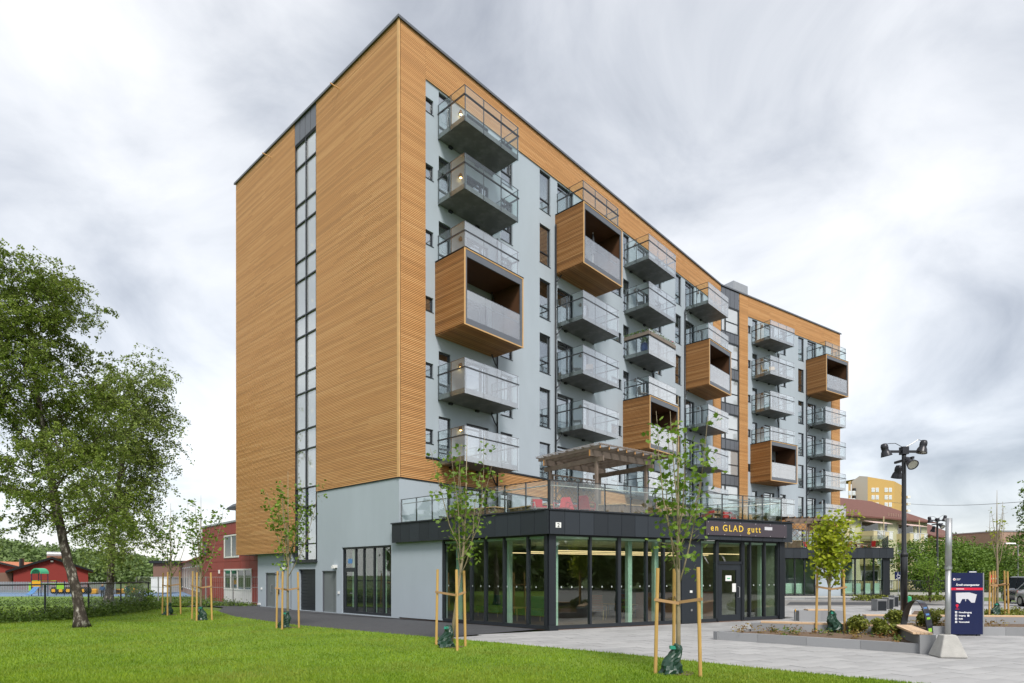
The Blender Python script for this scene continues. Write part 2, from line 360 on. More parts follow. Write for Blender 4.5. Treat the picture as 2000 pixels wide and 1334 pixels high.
# ================================================================ THE SETTING: ground, paths, paving
A = Vector((-4.8224, 25.8609)); ANG = math.atan2(.73589, .67710)     # near corner of the tower block, direction of its long facade
FANG = R(90-63)                                                        # direction of the cafe front
def sheet(name, poly, z, m, kind='structure', thick=0.0):
    b = MB()
    if thick: b.prism(poly, z-thick, z)
    else: b.face([(p[0], p[1], z) for p in poly])
    return tag(b.build(name, m), kind=kind)
gb = MB(); NG = 24
gx = [-900, -300, -120, -60, -20, 0, 20, 60, 120, 300, 900]; gy = [-300, -100, -40, 0, 20, 40, 70, 110, 200, 400, 1500]
for i in range(len(gx)-1):
    for j in range(len(gy)-1): gb.face([(gx[i], gy[j], -.06), (gx[i+1], gy[j], -.06), (gx[i+1], gy[j+1], -.06), (gx[i], gy[j+1], -.06)])
tag(gb.build('ground', M_earth), kind='structure')
edge = [G(1740, 1334), G(1500, 1310), G(1250, 1283), G(1000, 1260), G(850, 1247), G(700, 1234), G(575, 1222), G(460, 1206), G(425, 1195)]
lawn_poly = [(22, -3), (13, 4.6)]+[(p.x, p.y) for p in edge]+[(-17.2, 33.5), (-24, 35), (-60, 26), (-60, -12), (22, -12)]
sheet('lawn', lawn_poly, .035, M_lawn, thick=.05)
asph_poly = [(p.x, p.y) for p in edge[4:]]+[(-16.4, 34.4), (-24, 42), (-18, 45), (-15.0, 36.4)]+[(A.x-.01, A.y+.01)]+[(1.2, 20.2), (1.6, 20.9), (2.0, 20.5)]
c0 = G(1070, 1228); asph_poly = asph_poly[:-3]+[(1.4, 20.5), (c0.x, c0.y)]
sheet('asphalt_path', asph_poly, .012, M_asph)
# paving base and single paving stones
pav = [(-2.6, 17.6), (1.3, 20.4), (12.2, 26.2), (10.5, 33.0), (17.5, 45.5), (31, 45.5), (40, 34.2), (20.5, 21.6), (60, 19.0), (60, -12), (6, -12), (-1, 5)]
sheet('paving', pav, -.012, M_joint)
paving = bpy.data.objects['paving']
def inside(p, poly):
    c = False; n = len(poly)
    for i in range(n):
        a, b = poly[i], poly[(i+1) % n]
        if (a[1] > p[1]) != (b[1] > p[1]) and p[0] < (b[0]-a[0])*(p[1]-a[1])/(b[1]-a[1])+a[0]: c = not c
    return c
SL, SW = .80, .40
bm_s = MB(); bm_s.box(-SL/2+.006, SL/2-.006, -SW/2+.006, SW/2-.006, -.03, 0); slab_me = bm_s.mesh('paving_stone', M_slab)
pu = Vector((math.cos(FANG), math.sin(FANG))); pn = Vector((-pu.y, pu.x)); cands = []
rngp = random.Random(5)
for j in range(-60, 110):
    for i in range(-30, 70):
        c = Vector((1.3, 20.4))+pu*((i+(.5 if j % 2 else 0))*SL)+pn*(j*SW-14)
        if c.y < 9.8 or c.y > 47 or c.x > 1.2*c.y*.86+2 or c.x < -.5*c.y: continue
        if not inside(c, pav): continue
        if inside(c-pu*.3, lawn_poly) and inside(c+pu*.3, lawn_poly) and inside(c+pn*.3, lawn_poly) and inside(c-pn*.3, lawn_poly): continue
        if c.y > 30 and c.x < 30 and 36 < c.y < 44.5 and c.x > 14: continue
        sx = 1000+1183*c.x/c.y
        cands.append(((0 if sx < 2010 else 50)+c.length, c))
cands.sort(key=lambda t: t[0])
far = MB()
for k, (_, c) in enumerate(cands):
    z = rngp.uniform(-.003, .003)
    if k < 300: put('paving_stone', slab_me, paving, (c.x, c.y, z), FANG)
    else:
        f_ = Fr((c.x, c.y), FANG); far.fr = f_; far.box(-SL/2+.006, SL/2-.006, -SW/2+.006, SW/2-.006, -.03, z)
stuff(far.build('paving_stones_beyond', M_slab, paving))
sheet('drop_off_lane', [(14.2, 36), (30.5, 35.2), (31, 44.4), (16.8, 44.4)], -.006, M_asph2)
sheet('lane_patch', [(17, 37.5), (27, 37.2), (27, 41), (19, 41.4)], -.002, M_asph)
sheet('street', [(22, 20.2), (70, 17), (120, 90), (78, 95), (29.0, 34.2)], -.02, M_asph2)
sheet('meadow', [(-62, 24), (-24.2, 35.0), (-19.6, 36.4), (-23, 51.8), (-62, 51.8)], -.004, M_lawn)
sheet('play_area', [(-60, 52), (-21.5, 52), (-22, 66), (-60, 66)], -.01, M_playblue)
sheet('school_yard', [(-40, 36.8), (-24, 36.5), (-15.5, 36.2), (-18, 52), (-30, 80), (-46, 80), (-44, 66)], -.03, M_asph2)

# ================================================================ the tower block
B0 = thing('apartment_building', 'tall timber and grey render apartment block with stacked glass balconies', 'building', (A.x, A.y, 0), ANG)
LF = Fr((0, 0), 0.0); SF = Fr((0, 0), R(-90)); WF = Fr((32.36, 0), R(-13.82))
ZT, FH = 25.60, 2.955                      # wall top, storey height
ZW = [9.07+FH*k for k in range(6)]; ZW[5] = 23.80
def wall(mb, fr, s0, s1, z0, z1, holes, d=0.0, rev=.20, back=.5):
    ss = sorted({s0, s1, *[v for h in holes for v in h[:2] if s0 < v < s1]}); zs = sorted({z0, z1, *[v for h in holes for v in h[2:4] if z0 < v < z1]})
    mb.fr = fr; mb.mi = 0
    for i in range(len(ss)-1):
        for j in range(len(zs)-1):
            sm, zm = (ss[i]+ss[i+1])/2, (zs[j]+zs[j+1])/2
            if any(h[0] < sm < h[1] and h[2] < zm < h[3] for h in holes): continue
            mb.face([fr.p(ss[i], d, zs[j]), fr.p(ss[i+1], d, zs[j]), fr.p(ss[i+1], d, zs[j+1]), fr.p(ss[i], d, zs[j+1])])
    for (a, b, c, e) in holes:
        q = [(a, c), (b, c), (b, e), (a, e)]
        for i in range(4):
            (x0, y0), (x1, y1) = q[i], q[(i+1) % 4]
            mb.mi = 0; mb.face([fr.p(x0, d, y0), fr.p(x1, d, y1) if False else fr.p(x1, d, y1), fr.p(x1, d-rev, y1), fr.p(x0, d-rev, y0)])
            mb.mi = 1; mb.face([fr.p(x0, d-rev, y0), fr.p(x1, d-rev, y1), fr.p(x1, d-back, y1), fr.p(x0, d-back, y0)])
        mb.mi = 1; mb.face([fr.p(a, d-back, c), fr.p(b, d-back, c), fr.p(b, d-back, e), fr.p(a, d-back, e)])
    mb.mi = 0
WIN = {}
def window(parent, fr, a, b, c, e, d=0.0, style='plain', blind=0.0, seed=0, name='window', glass=None):
    w, h = b-a, e-c; key = (round(w, 2), round(h, 2), style, name)
    if key not in WIN:
        f = MB(); t = .065
        f.box(0, w, -.05, .05, 0, t); f.box(0, w, -.05, .05, h-t, h); f.box(0, t, -.05, .05, t, h-t); f.box(w-t, w, -.05, .05, t, h-t)
        if style in ('transom', 'casement'): f.box(t, w-t, -.045, .045, .62, .62+.06)
        if style == 'casement': f.box(w*.70, w*.70+.10, -.045, .045, .68, h-t); f.box(t, w*.7, -.045, .045, h-.30, h-.25)
        if style == 'double': f.box(w/2-.05, w/2+.05, -.045, .045, t, h-t); f.box(t, w/2-.05, -.045, .045, h-.32, h-.27)
        if style == 'door': f.box(w*.66, w*.66+.12, -.045, .045, t, h-t); f.box(t, w*.66, -.045, .045, h-.26, h-.20)
        if style == 'panel': f.box(t, w-t, -.03, .03, t, .7)
        f.box(-.02, w+.02, -.14, -.05, -.03, -.004)
        p = MB(); p.box(t, w-t, -.008, .008, t, h-t)
        WIN[key] = (f.mesh(name, M_frame), p.mesh('pane', glass or M_pane))
    fm, pm = WIN[key]
    o = put(name, fm, parent, fr.p(a, d-.12, c), fr.a); put('pane', pm, o)
    if blind:
        q = MB(); q.box(.08, w-.08, .10, .115, h-.07-(h-.14)*blind, h-.07); q.build('blind', M_curtain, o)
    return o
# openings of the balcony columns
rb = random.Random(11)
def colA(o, top=True):   # (s0, s1, style) narrow window, wide door, window
    return [(o+2.21, o+2.93, 'transom'), (o+3.93, o+5.41, 'door'), (o+6.28, o+7.16, 'casement')]
def colB(o):
    return [(o+9.33, o+10.25, 'transom'), (o+10.86, o+12.36, 'door'), (o+13.36, o+13.92, 'plain')]
def holes_for(fr, layout, small, wide):
    hs = []
    for k in range(6):
        for (a, b, st) in layout: hs.append((a, b, ZW[k]-(2.10 if k < 5 else 2.13), ZW[k], st, k))
        for (a, b) in small: hs.append((a, b, ZW[k]-1.28+(.6 if k < 5 else .66)-.04, ZW[k]-.68+(.6 if k < 5 else .66)-.04-.0, 'plain', k)) if False else hs.append((a, b, 22.52-FH*(5-k), 23.16-FH*(5-k), 'plain', k))
        for (a, b) in wide: hs.append((a, b, 22.55-FH*(5-k), 23.17-FH*(5-k), 'plain', k))
    return hs
OA = [0.0, 15.45]; OB = [0.0, 15.30]
layL = sum([colA(o) for o in OA], [])+sum([colB(o) for o in OB], [])
hL = holes_for(LF, layL, [(1.45, 1.89)], [(16.30, 17.46)])
hL += [(a, b, 3.86, 5.98, st, -1) for (a, b, st) in layL if a < 17]
layW = colA(2.05)+[(11.16, 12.07, 'transom'), (12.68, 14.13, 'door'), (15.19, 15.73, 'plain')]
hW = holes_for(WF, layW, [(3.64, 4.05)], [])
hW += [(a, b, 3.9, 5.98, st, -1) for (a, b, st) in layW]
wb = MB()
wall(wb, LF, 0, 32.36, 0, 6.04, [h[:4] for h in hL if h[5] < 0]); wall(wb, LF, 0, 32.36, 6.04, ZT, [h[:4] for h in hL if h[5] >= 0])
wall(wb, WF, 2.41, 18.32, 0, 6.04, [h[:4] for h in hW if h[5] < 0]); wall(wb, WF, 2.41, 18.32, 6.04, ZT, [h[:4] for h in hW if h[5] >= 0])
for (fr, hs) in ((LF, hL), (WF, hW)):
    for i, (a, b, c, e, st, k) in enumerate(hs):
        r_ = rb.random()
        bl = 0
        if st in ('transom', 'door', 'casement') and k >= 0:
            bl = .97 if (k == 5 and r_ < .6) else (.22 if r_ < .35 else (.5 if r_ < .45 else 0))
        window(B0, fr, a, b, c, e, style=st, blind=bl)
# short facade (s runs towards the camera; wall base plain, three doors and a glazed entrance)
hS = [(-8.64, -6.92, .02, 2.15), (-6.28, -4.96, .02, 2.06), (-4.46, -.56, .05, 3.16)]
wall(wb, SF, -6.75, 0, 0, ZT, [(h[0], h[1], h[2], h[3]) for h in hS[1:]])
wall(wb, SF, -9.40, -6.75, 0, 2.55, [(-8.64, -6.92, .02, 2.15)])
wall(wb, SF, -14.12, -9.40, 0, 3.2, [(-13.13, -11.93, .02, 1.98), (-10.2, -9.52, .02, 2.0)], d=-.35)
wb.fr = SF; wb.mi = 0
wb.face([SF.p(-9.40, 0, 0), SF.p(-9.40, -.35, 0), SF.p(-9.40, -.35, 3.06), SF.p(-9.40, 0, 3.06)])
wb.face([SF.p(-16.17, 0, 3.05), SF.p(-8.96, 0, 3.05), SF.p(-8.96, 0, ZT), SF.p(-16.17, 0, ZT)])
# rear, ends and roof close the block
W1 = WF.p(18.32, 0); W2 = WF.p(18.32, -14); R1 = (0, 16.17); R1b = (0, 14.12)
wb.fr = None
def vquad(p, q, z0, z1): wb.face([(p[0], p[1], z0), (q[0], q[1], z0), (q[0], q[1], z1), (p[0], p[1], z1)])
K2 = (34.3, 16.17)
vquad((.35, 14.12), K2, 0, 3.05); vquad(R1, K2, 3.05, ZT); vquad(K2, W2, 0, ZT); vquad(W2, W1, 0, ZT)
wb.face([(0, 16.17, 3.05), (0, 14.12, 3.05), (34.3, 14.12, 3.05), (34.3, 16.17, 3.05)])
wb.face([(0.02, 8.96, 3.05), (0.02, 14.2, 3.05), (.5, 14.2, 3.05), (.5, 8.96, 3.05)])
WK = WF.p(2.41, 0)
wb.face([(0, 0, ZT-.1), (32.36, 0, ZT-.1), tuple(WK)[:2]+(ZT-.1,), tuple(W1)[:2]+(ZT-.1,), tuple(W2)[:2]+(ZT-.1,), (K2[0], K2[1], ZT-.1), (0, 16.17, ZT-.1)])
wb.build('wall', [M_render, M_roomshade], B0)
# coping
cp = MB()
for fr, s0, s1 in ((LF, -.14, 32.42), (WF, -.05, 18.42), (SF, -16.3, .14)):
    cp.fr = fr; cp.box(s0, s1, -.3, .135, ZT-.01, ZT+.06); cp.box(s0, s1, .095, .138, ZT-.05, ZT-.01)
cp.build('roof_coping', M_greyp, B0)
# timber cladding: real battens
def cladding(mb, fr, rects, d0=.012, pitch=.074, seed=1, thick=.045, h=.052, trans=None):
    rg = random.Random(seed)
    for (s0, s1, z0, z1) in rects:
        mb.fr = fr; mb.mi = 1; mb.face([fr.p(s0, d0, z0), fr.p(s1, d0, z0), fr.p(s1, d0, z1), fr.p(s0, d0, z1)]); mb.mi = 0
        n = int((z1-z0)/pitch); pt = (z1-z0)/n
        for i in range(n):
            z = z0+i*pt+.004; s = s0; first = True
            while s < s1-.01:
                L_ = rg.uniform(1.5, 5.0) if first else rg.uniform(3.0, 5.0); first = False
                e_ = min(s1, s+L_); e_ = s1 if s1-e_ < .8 else e_
                q = [(s, d0, z), (e_-.004, d0, z), (e_-.004, d0, z+h), (s, d0, z+h)]
                fpt = [fr.p(a, d0+thick, c) for a, _, c in q]; bpt = [fr.p(a, d0, c) for a, _, c in q]
                b = len(mb.v); mb.v += [tuple(p) for p in fpt+bpt]
                for t in ((0, 1, 2, 3), (4, 5, 1, 0), (3, 2, 6, 7), (4, 0, 3, 7), (1, 5, 6, 2)): mb.f.append(tuple(b+k for k in t)); mb.m.append(0)
                s = e_
cS = MB(); cladding(cS, SF, [(-6.75, -.05, 6.05, ZT-.02), (-16.17, -8.96, 3.05, ZT-.02)], seed=3); stuff(cS.build('timber_cladding', [M_wood, M_woodback], B0))
cL = MB(); cladding(cL, LF, [(.05, 1.41, 6.05, ZT-.02), (1.41, 30.91, 23.88, ZT-.02), (30.91, 32.34, 6.05, ZT-.02), (1.41, 30.91, 6.05, 7.04)], seed=4); stuff(cL.build('timber_cladding', [M_wood, M_woodback], B0))
cW = MB(); cladding(cW, WF, [(2.43, 3.60, 6.05, ZT-.02), (3.60, 16.73, 23.88, ZT-.02), (16.73, 18.30, 6.05, ZT-.02), (3.6, 16.73, 6.05, 7.04)], seed=5); stuff(cW.build('timber_cladding', [M_wood, M_woodback], B0))
tr = MB(); tr.box(-.075, -.001, -.075, .05, 6.04, ZT-.03); tr.build('corner_trim', M_woodtrim, B0)
fl = MB(LF); fl.box(1.41, 30.91, .0, .10, 7.045, 7.12); fl.fr = WF; fl.box(3.6, 16.73, .0, .10, 7.045, 7.12)
fl.fr = LF; fl.box(-.06, 32.3, .0, .03, 6.005, 6.045); fl.fr = SF; fl.box(-6.75, 0, .0, .03, 6.005, 6.045); fl.fr = WF; fl.box(2.45, 18.3, 0, .03, 6.005, 6.045)
fl.build('flashing', M_dark, B0)
# roof anchors sticking out of the short facade
for s in (-4.6, -11.6):
    t = MB(SF); t.box(s-.02, s+.02, .05, .55, 25.05, 25.09); t.build('roof_hook', M_woodtrim, B0)
# stair glazing strip on the short facade, dark zinc head, transoms
zl = [2.62, 3.45, 5.40, 6.35]+[z for k in range(6) for z in (20.16-FH*k, 21.20-FH*k)]+[23.16, 24.35]
zl = sorted(z for z in zl if z >= 2.6)
zl = [z for i, z in enumerate(zl) if i == 0 or z-zl[i-1] > .45]
sg = MB(SF)
for s in (-8.93, -7.86, -6.82): sg.box(s-.03, s+.03, -.12, .02, 2.62, 24.35)
for z in zl: sg.box(-8.93, -6.82, -.11, .015, z-.03, z+.03)
sg.box(-9.08, -6.72, -.1, .14, 2.48, 2.575)
so = sg.build('stair_glazing', M_frame, B0)
pc = {}
for i in range(len(zl)-1):
    for (a, b) in ((-8.90, -7.89), (-7.83, -6.85)):
        p = MB(SF); p.box(a, b, -.06, -.05, zl[i]+.03, zl[i+1]-.03); p.build('pane', M_panes if zl[i] > 6 else M_pane, so)
bk = MB(SF); bk.box(-8.96, -6.75, -.9, -.85, 2.6, 24.4); bk.build('stair_back_wall', M_curtain, so)
for z in [7.6+FH*k for k in range(6)]:
    b_ = MB(SF); b_.box(-8.72, -8.64, -.8, -.74, z, z+.08); b_.build('stair_light', M_stairlamp, so)
zh = MB(SF); zh.box(-8.98, -6.73, -.05, .03, 24.36, ZT-.02)
zo = zh.build('zinc_head', M_dark, B0)
for i in range(4):
    p = MB(SF); s = -8.94+i*.545; p.box(s+.02, s+.525, .03, .05, 24.42, ZT-.06); p.build('zinc_panel', M_greyp, zo)
# stair tower between the two wings
st = MB(WF); zs2 = [6.9+FH*k for k in range(7)]
st.box(0.02, 2.40, -.35, -.30, 4, 24.0); stw = st.build('stair_tower_backing', M_curtain, B0)
sf = MB(WF)
for s in (.06, .60, 2.33): sf.box(s-.05, s+.05, -.06, .05, 4, 24.1)
for k in range(7):
    z = 6.35+FH*k; sf.box(0.0, 2.41, -.05, .04, z-.10, z+.0); sf.box(0, 2.41, -.05, .045, z+.78, z+.88)
    if k: sf.box(.6, 2.33, -.04, .03, z-1.28, z-1.22)
sfo = sf.build('stair_tower_glazing', M_frame, B0)
for k in range(7):
    z = 6.35+FH*k; h0 = z-(FH-.88) if k else 4.0
    for (a, b) in ((.11, .55), (.65, 2.28)):
        p = MB(WF); p.box(a, b, -.02, -.01, h0, z-.10); p.build('pane', M_panes, sfo)
    for i in range(4):
        p = MB(WF); p.box(.05+i*.58, .60+i*.58, .0, .05, z+.02, z+.76) if k < 6 else p.box(.05+i*.58, .60+i*.58, .0, .05, z+.02, ZT-.1); p.build('spandrel_panel', M_greyp, sfo)
hd = MB(WF); hd.box(0, 2.41, -.06, 0, 24.0, ZT-.02); hd.build('tower_head', M_dark, B0)
rv = MB(); rv.fr = WF; rv.box(3.2, 5.2, -5.5, -1.1, ZT+.35, ZT+1.7); rv.box(3.6, 4.8, -4.5, -1.8, ZT-.2, ZT+.35)
rv.build('roof_vent', M_galv, B0)
# short facade doors, garage gate, glazed entrance
def plain_door(parent, fr, a, b, c, e, m, d=0.0, handle=True, leaves=1):
    f = MB(fr); t = .05
    f.box(a, b, d-.20, d-.03, e-t, e); f.box(a, a+t, d-.20, d-.03, c, e-t); f.box(b-t, b, d-.20, d-.03, c, e-t)
    o = f.build('door', M_greyp, parent)
    l = MB(fr); l.box(a+t, b-t, d-.14, d-.09, c, e-t); l.build('door_leaf', m, o)
    if leaves == 2:
        g_ = MB(fr); g_.box(b-.36, b-.345, d-.092, d-.084, c, e-t); g_.build('leaf_joint', M_dark, o)
    if handle:
        x = a+.55*(b-a) if leaves == 1 else b-.45
        h_ = MB(); q = [fr.p(x, d-.09, c+.85), fr.p(x, d-.0, c+.88), fr.p(x, d-.0, c+1.25), fr.p(x, d-.09, c+1.28)]; h_.tube(q, .016, 6); h_.build('handle', M_galv, o)
M_doorg = mat('grey_door', (.16, .18, .185), .5, var=.1)
plain_door(B0, SF, -13.13, -11.93, .02, 1.98, M_doorg, d=-.35)
plain_door(B0, SF, -10.2, -9.52, .02, 2.0, M_doorg, d=-.35, handle=False)
plain_door(B0, SF, -6.28, -4.96, .02, 2.06, M_doorg, leaves=2, handle=False)
gg = MB(SF); gg.box(-8.64, -6.92, -.2, -.1, 2.08, 2.15); go = gg.build('garage_gate', M_dark, B0)
for i in range(12):
    p = MB(SF); z = .02+i*.172; p.box(-8.62, -6.94, -.17, -.135-(.0 if i % 2 else .004), z+.006, z+.166); p.build('gate_slat', M_black if False else M_dark, go)
en = MB(SF); 
for s in (-4.46, -3.46, -2.79, -1.98, -1.27, -.60): en.box(s, s+.07, -.17, -.06, .05, 3.16)
en.box(-4.46, -.53, -.165, -.065, 3.07, 3.16); en.box(-4.46, -.53, -.165, -.065, .05, .17); en.box(-4.39, -3.46, -.16, -.07, 2.10, 2.20)
en.box(-4.38, -4.28, -.155, -.075, .17, 2.10); en.box(-3.56, -3.46, -.155, -.075, .17, 2.10); en.box(-4.28, -3.56, -.155, -.075, 2.0, 2.10); en.box(-4.28, -3.56, -.155, -.075, .17, .34)
eo = en.build('glazed_entrance', M_frame, B0)
for (a, b, c, e_) in ((-4.28, -3.56, .34, 2.0), (-4.39, -3.46, 2.2, 3.07), (-3.39, -2.79, .17, 3.07), (-2.72, -1.98, .17, 3.07), (-1.91, -1.27, .17, 3.07), (-1.2, -.6, .17, 3.07)):
    p = MB(SF); p.box(a, b, -.12, -.11, c, e_); p.build('pane', M_cafe, eo)
for (a, b) in ((-4.2, -3.9), (-3.3, -3.05), (-2.4, -2.2), (-1.7, -1.45)):
    p = MB(SF); p.box(a, b, -.42, -.40, .1, 3.1); p.build('curtain', M_mint, eo)
p = MB(); q = [SF.p(-3.62, -.11, 1.0), SF.p(-3.62, -.02, 1.0), SF.p(-3.80, -.02, 1.0)]; p.tube(q, .014, 6); p.build('handle', M_galv, eo)
for (s, z, d, nm) in ((-5.0, 2.20, 0, 'security_light'), (-10.9, 2.14, -.35, 'security_light')):
    p = MB(SF); p.box(s-.13, s+.13, d, d+.12, z, z+.14); p.box(s-.10, s+.10, d+.12, d+.20, z-.03, z+.10); p.build(nm, M_white, B0)
for (s, z, d, m, w, h) in ((-4.72, .95, 0, M_white, .10, .12), (-13.6, 1.0, -.35, M_white, .12, .12), (-11.5, .78, -.35, M_dark, .12, .34), (-13.9, .1, -.35, M_white, .3, .10)):
    p = MB(SF); p.box(s-w/2, s+w/2, d, d+.05, z, z+h); p.build('wall_fitting', m, B0)
pl = MB(SF); pl.box(-11.95, -11.50, -.35, -.33, 1.85, 1.99); po = pl.build('door_plate', M_navy, B0)
p = MB(SF); p.box(-11.90, -11.55, -.33, -.326, 1.91, 1.93); p.build('plate_line', M_signtext, po)
p = MB(SF); p.box(-4.1, -3.75, -.108, -.104, 2.4, 2.62); p.build('blue_notice', M_playslide, eo)

# ---------------- balconies
BW, BD = 3.45, 1.75
def balcony(deck, milk):
    sl = MB()
    if deck: sl.box(0, BW, -BD, 0, .30, .335)
    else: sl.box(0, BW, -BD, 0, 0, .21)
    o = put('balcony', sl.mesh('balcony', M_conc), B0)
    z0 = .34 if deck else -.04; zg1 = 1.50; g = .035
    fm = {0: M_gclear, 1: M_gmilksky, 2: M_gmilksky2}[milk]
    for i in range(3):
        a = -g+i*(BW+2*g)/3; b = -g+(i+1)*(BW+2*g)/3
        p = MB(); p.box(a+.008, b-.008, -BD-.045, -BD-.030, z0, zg1); p.build('glass_panel', fm, o)
    for x in (-.045, BW+.030):
        for i in range(2):
            a = -BD-.02+i*(BD/2); p = MB(); p.box(x, x+.015, a+.008, a+BD/2-.008, z0, zg1); p.build('glass_panel', M_gclear, o)
    pm = MB(); pm.box(-.018, .018, -.018, .018, z0-.01, zg1); me = pm.mesh('post', M_steel)
    for (x, y) in [(.03+i*(BW-.06)/3, -BD+.0) for i in range(4)]+[(x, y) for x in (.0, BW) for y in (-BD*.5, -.03)]: put('post', me, o, (x, y-.008 if y < -1.7 else y, 0))
    h_ = MB(); zr = 1.10
    for z, w in ((zr, .028), (zg1, .011)):
        h_.box(-.02-w, BW+.02+w, -BD-.026-w, -BD-.026+w, z-w, z+w); h_.box(-.02-w, -.02+w, -BD-.026+w, 0, z-w, z+w); h_.box(BW+.02-w, BW+.02+w, -BD-.026+w, 0, z-w, z+w)
    h_.build('handrail', M_steel, o)
    if not deck:
        for x in (.6, 2.3): q = MB(); q.box(x, x+.2, -.12, -.005, -.09, -.002); q.build('bracket', M_dark, o)
    return o
PROTO = {(d, m): balcony(d, m) for d in (0, 1) for m in (0, 1, 2)}
XW, XD, XH = 3.72, 1.92, 3.28
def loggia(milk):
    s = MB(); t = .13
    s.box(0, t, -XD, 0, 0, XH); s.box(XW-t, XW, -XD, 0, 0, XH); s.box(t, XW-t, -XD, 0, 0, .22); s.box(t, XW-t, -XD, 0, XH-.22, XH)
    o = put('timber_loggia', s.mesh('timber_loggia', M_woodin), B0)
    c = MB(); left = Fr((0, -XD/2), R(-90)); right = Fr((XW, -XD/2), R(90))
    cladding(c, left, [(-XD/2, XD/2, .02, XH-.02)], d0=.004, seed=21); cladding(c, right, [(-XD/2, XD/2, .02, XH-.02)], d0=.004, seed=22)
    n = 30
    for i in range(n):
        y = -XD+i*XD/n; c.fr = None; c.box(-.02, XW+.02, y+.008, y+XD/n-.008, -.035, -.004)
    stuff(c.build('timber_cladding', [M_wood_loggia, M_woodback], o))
    e_ = MB(); w = .05
    e_.box(-.05, XW+.05, -XD-.035, -XD+.0, -.04, .015); e_.box(-.05, XW+.05, -XD-.035, -XD, XH-.06, XH-.0); e_.box(-.05, .02, -XD-.03, -XD, .015, XH-.06); e_.box(XW-.02, XW+.05, -XD-.03, -XD, .015, XH-.06)
    e_.build('edge_trim', M_woodtrim, o)
    f = MB(); f.box(.03, XW-.03, -XD-.02, -XD+.05, .02, .28); f.box(.03, XW-.03, -XD-.02, -XD+.05, XH-.36, XH-.065); f.box(.03, .10, -XD-.02, -XD+.05, .28, XH-.36); f.box(XW-.16, XW-.03, -XD-.02, -XD+.05, .28, XH-.36)
    f.build('metal_frame', M_greyp, o)
    lid = MB(); lid.box(-.06, XW+.06, -XD-.05, -.01, XH+.002, XH+.035); lid.build('roof_edge', M_dark, o)
    for i in range(3):
        a = .10+i*(XW-.26)/3; p = MB(); p.box(a+.008, a+(XW-.26)/3-.008, -XD+.0, -XD+.014, .28, 1.50); p.build('glass_panel', milk, o)
    h_ = MB(); h_.box(.10, XW-.16, -XD+.02, -XD+.06, 1.10, 1.15); h_.box(.10, XW-.16, -XD+.0, -XD+.03, 1.50, 1.52); h_.build('handrail', M_steel, o)
    return o
LOGP = {1: loggia(M_gmilksky), 2: loggia(M_gmilksky2)}
cols = [(LF, 2.18, 2, 0), (LF, 10.85, 4, 1), (LF, 17.80, 1, 1), (LF, 26.24, 3, 2), (WF, 4.17, 1, 1), (WF, 12.58, 4, 1)]
for ci, (fr, s, kb, mk) in enumerate(cols):
    for k in range(6):
        z = 6.84+FH*k
        if k == kb: copy_tree(LOGP[2 if ci in (2, 3, 4) else 1], B0, fr.p(s-.14, 0, z-.07), fr.a); continue
        m = mk
        if ci == 0: m = 0 if k >= 4 else (1 if k else 1)
        if ci == 1: m = 0 if k == 5 else 1
        if ci == 2: m = 1 if k >= 4 else 2
        if ci == 5: m = 0 if k == 5 else 1
        copy_tree(PROTO[(1 if k == kb+1 else 0, m)], B0, fr.p(s, 0, z), fr.a)
for o in list(PROTO.values())+list(LOGP.values()):
    for c in KIDS(o): bpy.data.objects.remove(c)
    bpy.data.objects.remove(o)
# wall lamps by the balcony doors
lm = MB(); lm.lathe([(.05, 0), (.075, .02), (.075, .13), (.05, .19), (.03, .20)], 10, (0, -.11, 0)); lm.box(-.03, .03, -.08, 0, .06, .13); lamp_me = lm.mesh('wall_lamp', M_lamp)
gm = MB(); gm.lathe([(.045, -.012), (.06, -.01), (.06, .0), (.045, .001)], 10, (0, -.11, 0)); glow_me = gm.mesh('bulb', M_glow)
for (fr, sl) in ((LF, 3.46), (LF, 12.9), (LF, 18.95), (LF, 28.1), (WF, 5.5), (WF, 14.7)):
    for k in range(6):
        o = put('wall_lamp', lamp_me, B0, fr.p(sl, 0, 8.62+FH*k), fr.a)
        if fr is LF and sl < 4 and k != 3: put('bulb', glow_me, o)
# downpipes with offsets
def pipe(fr, s, z0, z1, feeds):
    p = MB(); p.tube([fr.p(s, .09, z0), fr.p(s, .09, z1)], .045, 8)
    o = p.build('downpipe', M_dark, B0, smooth=True)
    for (ds, z) in feeds:
        q = MB(); q.tube([fr.p(s+ds, .25, z), fr.p(s+ds, .25, z-.12), fr.p(s+ds*.4, .14, z-.42), fr.p(s, .09, z-.55)], .035, 6); q.build('pipe_elbow', M_dark, o, smooth=True)
pipe(LF, 5.95, 3.9, 18.6, [(-.55, 6.84+FH*k) for k in (0, 1, 2, 3)]); pipe(LF, 10.62, 3.9, 21.3, [(.3, 6.84+FH*k) for k in range(5)])
pipe(LF, 5.95+15.45, 3.9, 16, [(-.5, 6.84+FH*k) for k in (0, 1, 3)]); pipe(LF, 26.0, 3.9, 21.5, [(.3, 6.84+FH*k) for k in range(6)])
pipe(WF, 8.0, 3.9, 21.6, [(-.5, 6.84+FH*k) for k in range(6)]); pipe(WF, 12.42, 3.9, 21.0, [(.3, 6.84+FH*k) for k in range(5)])

# ================================================================ the cafe pavilion in front of the block
C0 = Vector((1.2346, 20.2860)); PZ0, PZ1 = 3.24, 4.07
CP = thing('cafe_pavilion', 'single storey cafe pavilion with dark metal parapet, glass walls and roof terrace', 'pavilion', (C0.x, C0.y, 0), 0)
sdir = ANG-R(90)                                   # s towards the camera along the short facade
CS = Fr((0, 0), sdir)                              # s = 0 at the cafe corner, negative towards the tower block
CF = Fr((0, 0), FANG); FL = 11.45; SLN = 8.232
def csx(s): return s-SLN                           # short-facade coordinate -> cafe side coordinate
